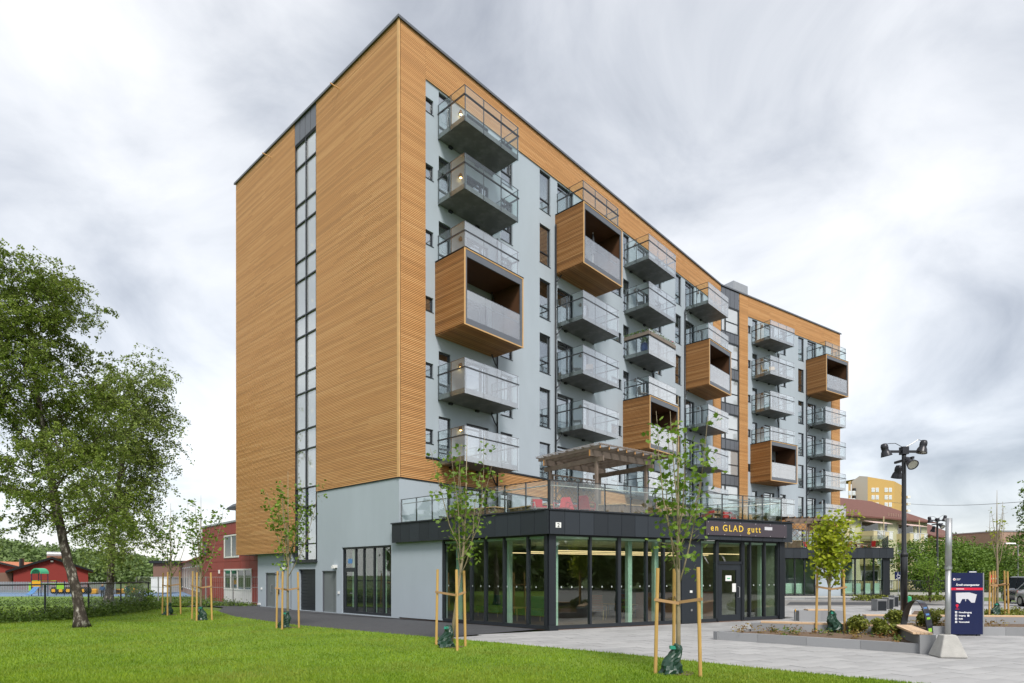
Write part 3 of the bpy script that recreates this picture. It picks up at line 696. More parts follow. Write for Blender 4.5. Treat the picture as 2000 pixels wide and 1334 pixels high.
# grey wall piece, floor, ceiling, rear walls
w = MB(CS); w.box(csx(0.0)-.02, csx(2.80), -.28, .0, .06, 3.3); w.build('wall', M_render, CP)
w = MB(CS); w.box(csx(-.05), csx(2.80), -.27, -.03, -.02, .06); w.build('plinth', M_dark, CP)
Dp = CF.p(FL, 0); inner = (Fr((0, 0), ANG).u)
pA = CS.p(-SLN, 0); pD = Vector((Dp.x, Dp.y)); nb = Vector((-inner.y, inner.x))
t_ = ((Vector((pA.x, pA.y))-pD).dot(nb)); pE = pD+nb*t_         # where the right flank meets the long facade
foot = [(0, 0), (pD.x, pD.y), (pE.x, pE.y), (pA.x, pA.y)]
def shrink(k): 
    c = sum((Vector(p) for p in foot), Vector((0, 0)))/4; return [tuple(c+(Vector(p)-c)*k) for p in foot]
b = MB(); b.prism(shrink(.995), .0, .035); b.build('floor', M_cafefloor, CP)
b = MB(); b.prism(shrink(.985), 3.10, 3.20); b.build('ceiling', M_mintceil, CP)
b = MB(); b.prism(shrink(.99), 3.30, 3.78); b.build('roof_deck', M_deckw, CP)
b = MB()
q = [Vector(p) for p in shrink(.96)]
def wallseg(mb, p, q_, z0, z1, th=.12):
    f_ = Fr((p[0], p[1]), math.atan2(q_[1]-p[1], q_[0]-p[0])); mb.fr = f_; mb.box(0, (Vector(q_)-Vector(p)).length, -th/2, th/2, z0, z1); mb.fr = None
wallseg(b, q[1], q[2], .035, 3.1); wallseg(b, q[2], q[3], .035, 3.1); mid = [(q[0]+q[3])*.5, (q[1]+q[2])*.5]
b.build('inner_wall', M_cafewall, CP)
b = MB(); u_ = Fr((0, 0), FANG)
cnt = MB(); cnt.fr = Fr((4.2, 5.2), FANG); cnt.box(0, 4.6, -.35, .35, .035, 1.1); cnt.build('counter', M_brownw, CP)
# mint columns just behind the glass
cm = MB(); cm.box(-.09, .09, -.09, .09, .035, 3.1); col_me = cm.mesh('column', M_mint)
for s in (.55, 3.75, 5.0, 7.25, 10.7): put('column', col_me, CP, CF.p(s, -.55), FANG)
for s in (csx(3.2), csx(5.9)): put('column', col_me, CP, CS.p(s, -.55), sdir)
for k in range(3):
    p = MB(CF); p.box(.8, 10.8, -1.6-k*1.4, -1.5-k*1.4, 2.74, 2.775); p.build('light_track', M_track, CP)
# glazing: mullions and panes
def glazing(fr, stops, z0, z1, double=(), label='glazing', mat_=M_cafe, th=.075, d=-.06, parent=None, base=.12):
    f = MB(fr); o = None
    f.box(stops[0], stops[-1], d-.06, d+.05, z0, z0+base); f.box(stops[0], stops[-1], d-.06, d+.05, z1-.06, z1)
    for i, s in enumerate(stops):
        t = th*(1.7 if i in double else 1.0); f.box(s-t/2, s+t/2, d-.09, d+.07, z0+base, z1-.06)
    o = f.build(label, M_frame, parent)
    for i in range(len(stops)-1):
        p = MB(fr); p.box(stops[i]+th/2, stops[i+1]-th/2, d-.012, d, z0+base, z1-.06); p.build('pane', mat_, o)
    return o
glazing(CS, [csx(s) for s in (2.85, 4.43, 5.19, 6.14, 7.27, 8.07)], .03, PZ0, parent=CP)
glazing(CF, [.24, 1.69, 2.92, 4.16, 4.97, 5.76], .03, PZ0, double=(2,), parent=CP)
b = MB(CF); b.box(5.80, 6.74, -.12, .03, .02, PZ0); so_ = b.build('solid_panel', M_cass, CP)
p = MB(CF); p.box(6.2, 6.32, .03, .045, 1.18, 1.27); p.build('call_button', M_white, so_)
p = MB(CF); p.box(6.24, 6.32, .03, .05, .48, .56); p.build('socket_cover', M_galv, so_)
glazing(CF, [6.76, 7.62], .03, PZ0, parent=CP)
glazing(CF, [9.10, 9.48, 10.32, 11.12], .03, PZ0, parent=CP)
b = MB(CF); b.box(11.14, FL, -.30, .05, .02, PZ0); b.build('end_post', M_dark, CP)
b = MB(CF); b.box(-.02, .22, -.30, .05, .02, PZ0); b.fr = CS; b.box(csx(8.10), -.03, -.25, .05, .02, PZ0); b.build('corner_post', M_dark, CP)
b = MB(CF); b.box(-.05, .30, -.2, .12, .0, .16); b.build('post_foot', M_dark, CP)
# door with transom light
dn = MB(CF); dn.box(7.66, 9.06, -.12, .0, 2.28, 2.40); dn.box(7.66, 9.06, -.12, .0, 3.14, PZ0); dn.box(7.66, 7.74, -.12, 0, .02, 3.14); dn.box(8.98, 9.06, -.12, 0, .02, 3.14); do_ = dn.build('cafe_door', M_dark, CP)
lf = MB(CF); lf.box(7.75, 7.93, -.10, -.03, .04, 2.27); lf.box(8.72, 8.97, -.10, -.03, .04, 2.27); lf.box(7.93, 8.72, -.10, -.03, 2.05, 2.27); lf.box(7.93, 8.72, -.10, -.03, .04, .28); lf.build('door_leaf', M_cass, do_)
p = MB(CF); p.box(7.93, 8.72, -.07, -.06, .28, 2.05); p.build('pane', M_cafe, do_)
p = MB(CF); p.box(7.74, 8.98, -.07, -.06, 2.40, 3.14); p.build('pane', M_cafe, do_)
p = MB(); p.tube([CF.p(8.80, -.03, .95), CF.p(8.80, .06, .97), CF.p(8.80, .06, 1.38), CF.p(8.80, -.03, 1.40)], .018, 6); p.build('handle', M_galv, do_)
for (a, b_, c, e_) in ((8.15, 8.47, 1.62, 1.84), (8.52, 8.72, 1.18, 1.52)):
    p = MB(CF); p.box(a, b_, -.058, -.052, c, e_); n_ = p.build('paper_notice', M_white, do_)
p = MB(CF); p.box(8.23, 8.40, -.051, -.049, 1.70, 1.74); p.build('notice_mark', M_playgreen, do_)
# window stickers: row of small squares at eye height, slanted white strokes
for s in [.5+.42*i for i in range(13)]+[6.95, 7.3, 9.7, 10.05, 10.6, 10.9]:
    if 5.7 < s < 6.75: continue
    p = MB(CF); p.box(s, s+.045, -.058, -.055, 1.42, 1.475); p.build('glass_marker', M_mark, CP)
for s in [csx(3.1)+.45*i for i in range(11)]:
    p = MB(CS); p.box(s, s+.045, -.058, -.055, 1.42, 1.475); p.build('glass_marker', M_mark, CP)
for (s, z) in ((6.98, 2.62), (7.06, 2.55), (7.95, 2.62), (8.03, 2.58)):
    p = MB(); p.bar(CF.p(s, -.052, z), CF.p(s+.17, -.052, z-.24), .02, .004); p.build('white_stroke', M_signtext, CP)
# parapet of cassette panels
pb = MB(); OV = .22
pb.fr = CF; pb.box(-.02, FL+.25, .02, OV-.03, PZ0, PZ1-.05); pb.box(FL-.35, FL+.25, -.9, OV-.03, PZ0, PZ1-.05)
pb.fr = CS; pb.box(csx(-.22), .05, .02, OV-.03, PZ0, PZ1-.05)
pb.build('parapet_core', M_dark, CP)
def parapet_panels(fr, s0, s1, n, d, z0, z1, parent):
    wdt = (s1-s0)/n; pm = MB(); pm.box(.006, wdt-.006, -.028, 0, z0, z1); me = pm.mesh('parapet_panel', M_cass)
    for i in range(n): put('parapet_panel', me, parent, fr.p(s0+i*wdt, d, 0), fr.a)
parapet_panels(CS, csx(-.22), .16, 14, OV-.03, PZ0-.01, PZ1-.06, CP)
parapet_panels(CF, -.10, FL+.25, 20, OV-.03, PZ0-.01, PZ1-.06, CP)
cc = MB(CF); cc.box(-.14, FL+.29, -.28, OV+.04, PZ1-.05, PZ1); cc.fr = CS; cc.box(csx(-.26), .02, -.26, OV+.04, PZ1-.052, PZ1-.002); cc.fr = Fr((pD.x, pD.y), math.atan2((pE-pD).y, (pE-pD).x)); cc.box(0, (pE-pD).length*.9, -.05, .26, PZ1-.6, PZ1-.01)
cc.build('parapet_coping', M_dark, CP)
# house number, fascia sign
nb_ = MB(CF); nb_.box(.13, .34, OV, OV+.012, 3.44, 3.62); no = nb_.build('house_number', M_white, CP)
lettering('2', .20, M_black, no, CF.p(.235, OV+.016, 3.458), FANG, 'CENTER', bold=.0)
sg_ = MB(CF); sg_.box(6.80, 11.30, OV, OV+.05, 3.40, 3.93); sgo = sg_.build('fascia_sign', M_cafesign, CP)
lettering('en GLAD gutt', .355, M_yellow, sgo, CF.p(7.02, OV+.056, 3.565), FANG, bold=.004, sx=1.02, space=1.32)
pl_ = MB(CF); pl_.box(9.98, 10.42, OV+.05, OV+.056, 3.68, 3.81); pl_.build('grey_plate', M_signmap, sgo)
for i in range(6):
    for z in (3.43, 3.90):
        p = MB(CF); p.box(6.9+i*.85, 6.92+i*.85, OV+.05, OV+.06, z-.008, z+.008); p.build('sign_screw', M_signtext, sgo)
p = MB(CF); p.box(6.95, 7.35, .0, .16, PZ0-.06, PZ0-.03); p.build('soffit_light', M_white, CP)
# terrace balustrade: posts, glass, thin top rail, pale inner handrail
def balustrade(parent, fr, s0, s1, n, d, zb, h=.98, glass=None, inner_rail=True):
    st_ = (s1-s0)/n; pm = MB(); pm.box(-.02, .02, -.02, .02, zb, zb+h); me = pm.mesh('railing_post', M_steel)
    gm_ = MB(); gm_.box(.02, st_-.02, -.006, .006, zb+.03, zb+h-.015); gme = gm_.mesh('glass_panel', glass or M_gclear)
    for i in range(n+1): put('railing_post', me, parent, fr.p(s0+i*st_, d-.03), fr.a)
    for i in range(n): put('glass_panel', gme, parent, fr.p(s0+i*st_, d), fr.a)
    r = MB(fr); r.box(s0-.02, s1+.02, d-.03, d+.015, zb+h, zb+h+.022); o = r.build('top_rail', M_steel, parent)
    if inner_rail:
        q = MB(); q.tube([fr.p(s0, d-.10, zb+h-.16), fr.p(s1, d-.10, zb+h-.16)], .02, 6); q.build('handrail', M_alu, parent, smooth=True)
balustrade(CP, CS, csx(.12), -.06, 8, -.02, PZ1)
balustrade(CP, CF, .06, FL-.1, 10, -.02, PZ1)
EF = Fr((pD.x, pD.y), math.atan2((pE-pD).y, (pE-pD).x)); balustrade(CP, EF, .1, 7.0, 5, .0, PZ1-.02)

# ---------------- terrace furniture (things of their own)
TZ = 3.78
def cw(fr, s, d, z=TZ): v = fr.p(s, d); return Vector((v.x+C0.x, v.y+C0.y, z))
def planter(name, label, p, q, h=.75, wdt=.55, z=TZ, cap=True, plants=True, seed=1):
    p, q = Vector((p.x, p.y)), Vector((q.x, q.y)); L_ = (q-p).length; a = math.atan2((q-p).y, (q-p).x)
    t = thing(name, label, 'planter', (p.x, p.y, z), a, 'timber planters on the cafe terrace')
    n = max(2, round(L_/.115)); st_ = L_/n; pm = MB(); pm.box(.004, st_-.004, -.012, .012, 0, h-.04); me = pm.mesh('plank', M_deckw)
    for i in range(n):
        put('plank', me, t, (i*st_, -wdt/2, 0)); put('plank', me, t, (i*st_, wdt/2, 0))
    n2 = max(2, round(wdt/.115)); pm2 = MB(); pm2.box(-.012, .012, .004, wdt/n2-.004, 0, h-.04); me2 = pm2.mesh('plank', M_deckw)
    for i in range(n2):
        for x in (0, L_): put('plank', me2, t, (x, -wdt/2+i*wdt/n2, 0))
    c = MB(); c.box(-.05, L_+.05, -wdt/2-.05, -wdt/2+.07, h-.04, h); c.box(-.05, L_+.05, wdt/2-.07, wdt/2+.05, h-.04, h); c.box(-.05, .07, -wdt/2+.07, wdt/2-.07, h-.04, h); c.box(L_-.07, L_+.05, -wdt/2+.07, wdt/2-.07, h-.04, h); c.build('cap_board', M_decklight, t)
    s_ = MB(); s_.box(.02, L_-.02, -wdt/2+.02, wdt/2-.02, h-.18, h-.08); s_.build('soil', M_soil, t)
    return t
planter('planter_box', 'timber planter box with pale cap along the terrace side behind the nearest sapling', cw(CS, csx(2.0), -1.4), cw(CS, csx(4.6), -1.4))
planter('planter_box', 'timber planter box with pale cap set back from the terrace side railing', cw(CS, csx(4.65), -2.3), cw(CS, csx(6.6), -1.9))
planter('planter_box', 'timber planter box under the lattice screen of the near pergola', cw(CF, 2.6, -3.3), cw(CF, 4.4, -1.6), h=.85)
planter('planter_box', 'timber planter box standing at the right post of the near pergola', cw(CF, 4.2, -2.2), cw(CF, 5.4, -2.2), h=.9)
# pergola: placed by its four posts
def pergola(label, posts, ztop, zbase, slats=8, sheet=True, ov=.35):
    P = [Vector((p.x, p.y)) for p in posts]; o_ = P[0]; a = math.atan2((P[1]-P[0]).y, (P[1]-P[0]).x); Lx = (P[1]-P[0]).length; Ly = (P[3]-P[0]).length
    t = thing('pergola', label, 'pergola', (o_.x, o_.y, zbase), a, 'terrace pergolas'); h = ztop-zbase
    pm = MB(); pm.box(-.05, .05, -.05, .05, 0, h-.22); me = pm.mesh('post', M_perg)
    for (x, y) in ((0, 0), (Lx, 0), (Lx, Ly), (0, Ly)): put('post', me, t, (x, y, 0))
    for y in (0, Ly):
        b = MB(); b.box(-ov, Lx+ov, y-.03, y+.03, h-.22, h); b.build('beam', M_perg, t)
        for x in (-ov-.004, Lx+ov+.004):
            e_ = MB(); e_.box(x-.003, x+.003, y-.03, y+.03, h-.22, h); e_.build('beam_end', M_pergend, t)
    for x in (0, Lx):
        b = MB(); b.box(x-.03, x+.03, -ov, Ly+ov, h-.40, h-.225); b.build('beam', M_perg, t)
    n = slats
    for i in range(n):
        x = -ov*.7+i*(Lx+1.4*ov)/(n-1)
        b = MB(); b.box(x-.025, x+.025, -ov*1.2, Ly+ov*1.2, h+.004, h+.125); r_ = b.build('rafter', M_perg, t)
        e_ = MB(); e_.box(x-.025, x+.025, -ov*1.2-.005, -ov*1.2-.001, h+.004, h+.125); e_.build('rafter_end', M_pergend, r_)
    if sheet:
        for i in range(9):
            y = -ov*1.3+i*(Ly+2.6*ov)/8; b = MB(); b.box(-ov, Lx+ov, y-.02, y+.02, h+.127, h+.16); b.build('lath', M_perg, t)
        b = MB(); nx = 40
        for i in range(nx):
            x0 = -ov-.1+i*(Lx+2*ov+.2)/nx; x1 = -ov-.1+(i+1)*(Lx+2*ov+.2)/nx; z0 = h+.17+.018*(i % 2); z1 = h+.17+.018*((i+1) % 2)
            b.face([(x0, -ov*1.4, z0), (x1, -ov*1.4, z1), (x1, Ly+ov*1.4, z1), (x0, Ly+ov*1.4, z0)])
        b.build('roof_sheet', M_poly, t)
    return t, Lx, Ly, h
def lattice(t, x0, x1, y, z0, z1, step=.34, w_=.03):
    f = MB(); f.box(x0, x1, y-.02, y+.02, z0, z0+.05); f.box(x0, x1, y-.02, y+.02, z1-.05, z1); f.box(x0, x0+.05, y-.02, y+.02, z0+.05, z1-.05); f.box(x1-.05, x1, y-.02, y+.02, z0+.05, z1-.05); fo = f.build('lattice_frame', M_perg, t)
    H_ = z1-z0; n = int((x1-x0+H_)/step)+1
    for sgn in (1, -1):
        for i in range(n):
            a = x0-H_+i*step
            xa, xb = max(a, x0), min(a+H_, x1)
            if xb-xa < .05: continue
            za, zb = z0+(xa-a), z0+(xb-a)
            if sgn < 0: za, zb = z0+z1-za, z0+z1-zb
            b = MB(); b.bar((xa, y+.012*sgn, za), (xb, y+.012*sgn, zb), .012, w_); b.build('lath', M_perg, fo)
pg0 = [cw(CF, .55, -1.05), cw(CF, 3.75, -1.05), cw(CF, 3.75, -3.9), cw(CF, .55, -3.9)]
pp = [D(1165, 950, 21.9), D(1262, 950, 23.6), D(1222, 940, 26.0), D(1084, 940, 24.0)]
pt, pLx, pLy, ph = pergola('brown timber pergola with corrugated roof sheet on the cafe terrace', pp, 6.35, TZ)
lattice(pt, pLx*.02, pLx-.1, pLy-.06, .75, 2.05)
# chairs and tables
def chair_proto(kind):
    t = thing('terrace_chair', 'chair', 'chair', group='red plastic chairs on the terraces' if kind == 'red' else 'wicker chairs on the terraces')
    m = M_red if kind == 'red' else M_wick; lm_ = M_red if kind == 'red' else M_alu
    s_ = MB(); s_.box(-.23, .23, -.23, .22, .43, .465); s_.build('seat', m, t)
    b = MB(); rg = []
    for i in range(7):
        z = .47+i*.07; wd = .215-.006*i if i < 5 else .19-.05*(i-5); y = .20+.02*i
        rg.append([(-wd, y, z), (wd, y, z), (wd, y+.025, z), (-wd, y+.025, z)])
    b.loft(rg); b.build('backrest', m, t)
    for x in (-1, 1):
        for y, k in ((-.2, -.02), (.19, .05)):
            l = MB(); l.tube([(x*.20, y, .43), (x*.23, y+k, 0)], .018, 6); l.build('leg', lm_, t)
        a_ = MB(); a_.tube([(x*.235, -.2, .44), (x*.25, -.19, .65), (x*.245, .22, .66)], .016, 6); a_.build('armrest', lm_, t)
    if kind != 'red':
        c = MB(); c.box(-.21, .21, -.21, .2, .466, .53); c.box(-.18, .18, .13, .20, .535, .80); c.build('cushion', M_red, t)
    return t
CH = {k: chair_proto(k) for k in ('red', 'wicker')}
used = {'red': False, 'wicker': False}
def chair(kind, p, rz, label, z=TZ):
    loc = (p.x, p.y, z); c = CH[kind]
    if not used[kind]: used[kind] = True; c.location = loc; c.rotation_euler = (0, 0, rz)
    else: c = copy_tree(CH[kind], None, loc, rz)
    c['label'] = label; return c
def table(p, rz, label, z=TZ, w_=.8, l_=1.2):
    t = thing('terrace_table', label, 'table', (p.x, p.y, z), rz, 'brown tables on the terraces')
    s_ = MB(); s_.box(-l_/2, l_/2, -w_/2, w_/2, .71, .74); s_.build('tabletop', M_wick, t)
    for x in (-1, 1):
        for y in (-1, 1):
            l = MB(); l.box(x*(l_/2-.08)-.025, x*(l_/2-.08)+.025, y*(w_/2-.08)-.025, y*(w_/2-.08)+.025, 0, .708); l.build('leg', M_alu, t)
chair('wicker', D(1053, 980, 21.6), R(20), 'grey wicker chair with red cushion just left of the terrace glass corner')
chair('red', D(1098, 980, 21.6), R(-30), 'red plastic chair nearest the terrace corner, seen through the milky glass')
chair('red', D(1146, 992, 21.7), R(150), 'red plastic chair with low back turned away at the near pergola post')
chair('red', D(1128, 992, 22.6), R(60), 'red plastic chair under the near pergola, left of the post')
chair('red', D(1378, 990, 26.3), R(-70), 'red plastic chair at the left end of the brown terrace table')
table(D(1400, 990, 26.6), FANG, 'brown terrace table between the red and wicker chairs')
chair('wicker', D(1424, 990, 26.0), R(40), 'grey wicker chair with red cushion at the right end of the brown terrace table')
chair('red', D(1434, 990, 27.2), R(110), 'red plastic chair behind the wicker chair at the brown terrace table')
prs = MB(); 

# ================================================================ far pavilion in front of the second wing
FP = thing('far_pavilion', 'farther single storey pavilion with dark parapet and glass front under the second wing', 'pavilion', (31.2, 50.0, 0), 0)
PF = Fr((0, 0), 0.0)                                   # s = 0 at its right front corner, negative to the left
def fx(px): return (px-CX)/FPX*50.0-31.2
FW = 14.0
b = MB(PF); b.box(fx(1593), fx(1642), -.2, 0, .1, 3.25); b.build('wall', M_render, FP)
w_ = MB(); w_.box(-FW, -.1, .2, 9, .0, .10); w_.build('floor', M_concl, FP); w_ = MB(); w_.box(-FW, -.1, .2, 9, 3.26, 3.8); w_.build('roof_deck', M_deckw, FP)
w_ = MB(); w_.box(-FW, -.3, 5.0, 5.2, .1, 3.26); w_.build('inner_wall', M_mintceil, FP)
for (a, b_) in ((1535, 1556), (1558, 1570), (1650, 1668), (1672, 1685), (1690, 1704), (1710, 1722)):
    p = MB(PF); p.box(fx(a), fx(b_), -.30, -.28, .3, 1.15); p.build('frosted_band', M_mint, FP)
glazing(PF, [fx(x) for x in (1500, 1521, 1533.5, 1552.5, 1571.5, 1592)], .1, 3.25, parent=FP, base=.1)
glazing(PF, [fx(x) for x in (1643, 1671, 1689, 1707, 1726)], .1, 3.25, parent=FP, base=.1)
b = MB(PF); b.box(fx(1727), 0, -.3, 0, .1, 3.25); b.build('end_post', M_dark, FP)
PSd = Fr((0, 0), R(62))                                 # right flank
b = MB(PSd); b.box(.1, 8, -.2, 0, .1, 3.25); b.build('wall', M_render, FP)
for s in (1.6, 3.4):
    p = MB(PSd); p.box(s, s+.8, 0, .03, .1, 3.2); p.build('dark_panel', M_dark, FP)
core = MB(PF); core.box(-FW, .05, 0, .16, 3.24, 4.03); core.build('parapet_core', M_dark, FP)
parapet_panels(PF, -FW, .18, 24, .19, 3.23, 4.03, FP); parapet_panels(PSd, -.08, 8, 12, .19, 3.23, 4.03, FP)
cc = MB(PF); cc.box(-FW, .22, -.25, .24, 4.035, 4.08); cc.fr = PSd; cc.box(0, 8, -.25, .24, 4.03, 4.075); cc.build('parapet_coping', M_dark, FP)
balustrade(FP, PF, -FW+.1, -.1, 10, -.1, 4.08, inner_rail=True); balustrade(FP, PSd, .1, 7, 5, -.1, 4.08)
b = MB(); b.box(17.0, 31.6, 46.0, 49.7, -.05, .12); tag(b.build('kerbed_walkway', M_concl), kind='structure')
for i in range(14):
    p = MB(); x = 17.0+i*1.04; p.box(x+.01, x+1.03, 45.82, 45.995, -.05, .13); p.build('kerb_stone', M_granite, bpy.data.objects['kerbed_walkway'])
pt2, l2, y2, h2 = pergola('weathered brown pergola with lattice screen on the far pavilion roof', [D(1541, 1060, 52), D(1610, 1060, 52), D(1610, 1060, 54.5)+Vector((-.75, 0, 0)), D(1541, 1060, 54.5)], 6.7, 3.8, slats=7, sheet=False)
lattice(pt2, .05, l2*.5, -.05, .8, 2.5, step=.5, w_=.05)
planter('planter_box', 'timber planter box under the lattice of the far pavilion pergola', D(1523, 1060, 51.5), D(1563, 1060, 51.5), h=.95, z=3.8)
for (x, y, rz, lb) in ((1578, 51.6, 30, 'red plastic chair on the far pavilion roof beside the lattice pergola'), (1655, 51.4, -80, 'leftmost of the red plastic chairs grouped at the far pavilion roof railing'), (1678, 52.0, 80, 'red plastic chair in the middle of the group at the far pavilion roof railing'), (1702, 51.2, 180, 'rightmost red plastic chair on the far pavilion roof, back to the railing')):
    chair('red', D(x, 1060, y), R(rz), lb, z=3.8)
table(D(1667, 1060, 51.8), 0, 'brown table between the red chairs on the far pavilion roof', z=3.8, l_=.9)
# interior furniture of the cafe
def easy(p, rz, label, slat=True):
    t = thing('lounge_chair', label, 'chair', (p.x, p.y, .035), rz, 'lounge chairs inside the cafe')
    for i in range(6):
        b = MB(); b.box(-.27, .27, .10+.045*i, .13+.045*i, .44+.1*i, .52+.1*i); b.build('back_slat', M_brownw, t)
    for i in range(4):
        b = MB(); b.box(-.27, .27, -.42+.13*i, -.31+.13*i, .36, .39); b.build('seat_slat', M_brownw, t)
    for x in (-.28, .28):
        b = MB(); b.tube([(x, -.4, 0), (x, -.4, .55), (x, .3, .58)], .018, 6); b.tube([(x, .12, .4), (x, .28, 0)], .018, 6); b.build('leg', M_lightw, t)
easy(G(1167, 1212), R(160), 'brown slatted lounge chair inside the cafe, left one behind the glass front')
easy(G(1233, 1208), R(120), 'brown slatted lounge chair inside the cafe, right one behind the glass front')
def stool(p, label):
    t = thing('bar_stool', label, 'stool', (p.x, p.y, .035), 0, 'bar stools inside the cafe')
    b = MB(); b.lathe([(.17, .70), (.18, .72), (.17, .75)], 12); b.build('seat', M_brownw, t)
    for k in range(4):
        a = R(45+90*k); b = MB(); b.tube([(.1*math.cos(a), .1*math.sin(a), .7), (.2*math.cos(a), .2*math.sin(a), 0)], .014, 5); b.build('leg', M_lightw, t)
stool(G(1427, 1196), 'light wooden bar stool seen through the cafe door'); stool(G(1452, 1194), 'light wooden bar stool right of the cafe door'); stool(G(1476, 1192), 'light wooden bar stool behind the black opener post')
def sofa(p, rz, label):
    t = thing('sofa', label, 'sofa', (p.x, p.y, .035), rz, 'teal sofas inside the cafe')
    b = MB(); b.box(-.7, .7, -.35, .35, .2, .45); b.build('seat', M_teal, t); b = MB(); b.box(-.7, .7, .25, .4, .45, .95); b.build('backrest', M_teal, t)
    for x in (-.6, .6):
        for y in (-.3, .3):
            l = MB(); l.tube([(x, y, .2), (x, y, 0)], .02, 6); l.build('leg', M_lightw, t)
sofa(G(962, 1205), sdir, 'teal sofa inside the cafe behind the side glazing, left'); sofa(G(1042, 1212), sdir, 'teal sofa inside the cafe next to the dark corner post')
def ctable(p, label):
    t = thing('cafe_table', label, 'table', (p.x, p.y, .035), sdir, 'cafe tables'); b = MB(); b.box(-.4, .4, -.3, .3, .50, .53); b.build('tabletop', M_lightw, t)
    for x in (-.35, .35):
        for y in (-.25, .25):
            l = MB(); l.tube([(x, y, .5), (x*1.05, y, 0)], .018, 6); l.build('leg', M_lightw, t)
ctable(G(1005, 1213), 'low light wooden table inside the cafe behind the side glazing')
ctable(G(1195, 1203), 'small light wooden table between the two slatted lounge chairs')

# ================================================================ vegetation
def quads_mesh(name, P, U, V, m, shape='diamond'):
    """many single leaves: centre P, half axes U, V (numpy arrays)"""
    n = len(P)
    if shape == 'diamond': pts = np.stack([P-U, P-V*.55+U*.1, P+U, P+V*.55+U*.1], 1); k = 4
    elif shape == 'tri': pts = np.stack([P-V*.5, P+V*.5, P+U], 1); k = 3
    else:
        ang = [0, .42, .62, 1.15, 1.45, 2.25, 3.14, 4.03, 4.83, 5.13, 5.66, 5.86]; rad = [1.0, .62, .95, .48, .80, .42, .55, .42, .80, .48, .95, .62]; k = 12
        pts = np.stack([P+U*(math.cos(a)*r)+V*(math.sin(a)*r) for a, r in zip(ang, rad)], 1)
    me = bpy.data.meshes.new(name); me.vertices.add(n*k); me.vertices.foreach_set('co', pts.reshape(-1).astype(np.float32))
    me.loops.add(n*k); me.loops.foreach_set('vertex_index', np.arange(n*k, dtype=np.int32))
    me.polygons.add(n); me.polygons.foreach_set('loop_start', np.arange(0, n*k, k, dtype=np.int32)); me.polygons.foreach_set('loop_total', np.full(n, k, dtype=np.int32))
    me.materials.append(m); me.update(calc_edges=True); me.validate(); return me
def rand_axes(rng, n, size, up=0.0, spread=1.0):
    nrm = rng.normal(size=(n, 3)); nrm[:, 2] = np.abs(nrm[:, 2])*1.0+up; nrm /= np.linalg.norm(nrm, axis=1, keepdims=True)
    t = rng.normal(size=(n, 3)); U = np.cross(nrm, t); U /= np.linalg.norm(U, axis=1, keepdims=True); V = np.cross(nrm, U)
    s = size*rng.uniform(.65, 1.25, size=(n, 1)); return U*s, V*s
def leafmass(name, pts, size, m, parent=None, seed=0, up=.2, loc=None, shape='diamond'):
    rng = np.random.default_rng(seed); P = np.array(pts, dtype=float); U, V = rand_axes(rng, len(P), size, up)
    return put(name, quads_mesh(name, P, U, V, m, shape), parent, loc)
def blob_pts(rng, n, c, r, hollow=.35):
    d = rng.normal(size=(n, 3)); d /= np.linalg.norm(d, axis=1, keepdims=True)
    k = (hollow+(1-hollow)*rng.random((n, 1)))**.6; return np.array(c)+d*k*np.array(r)

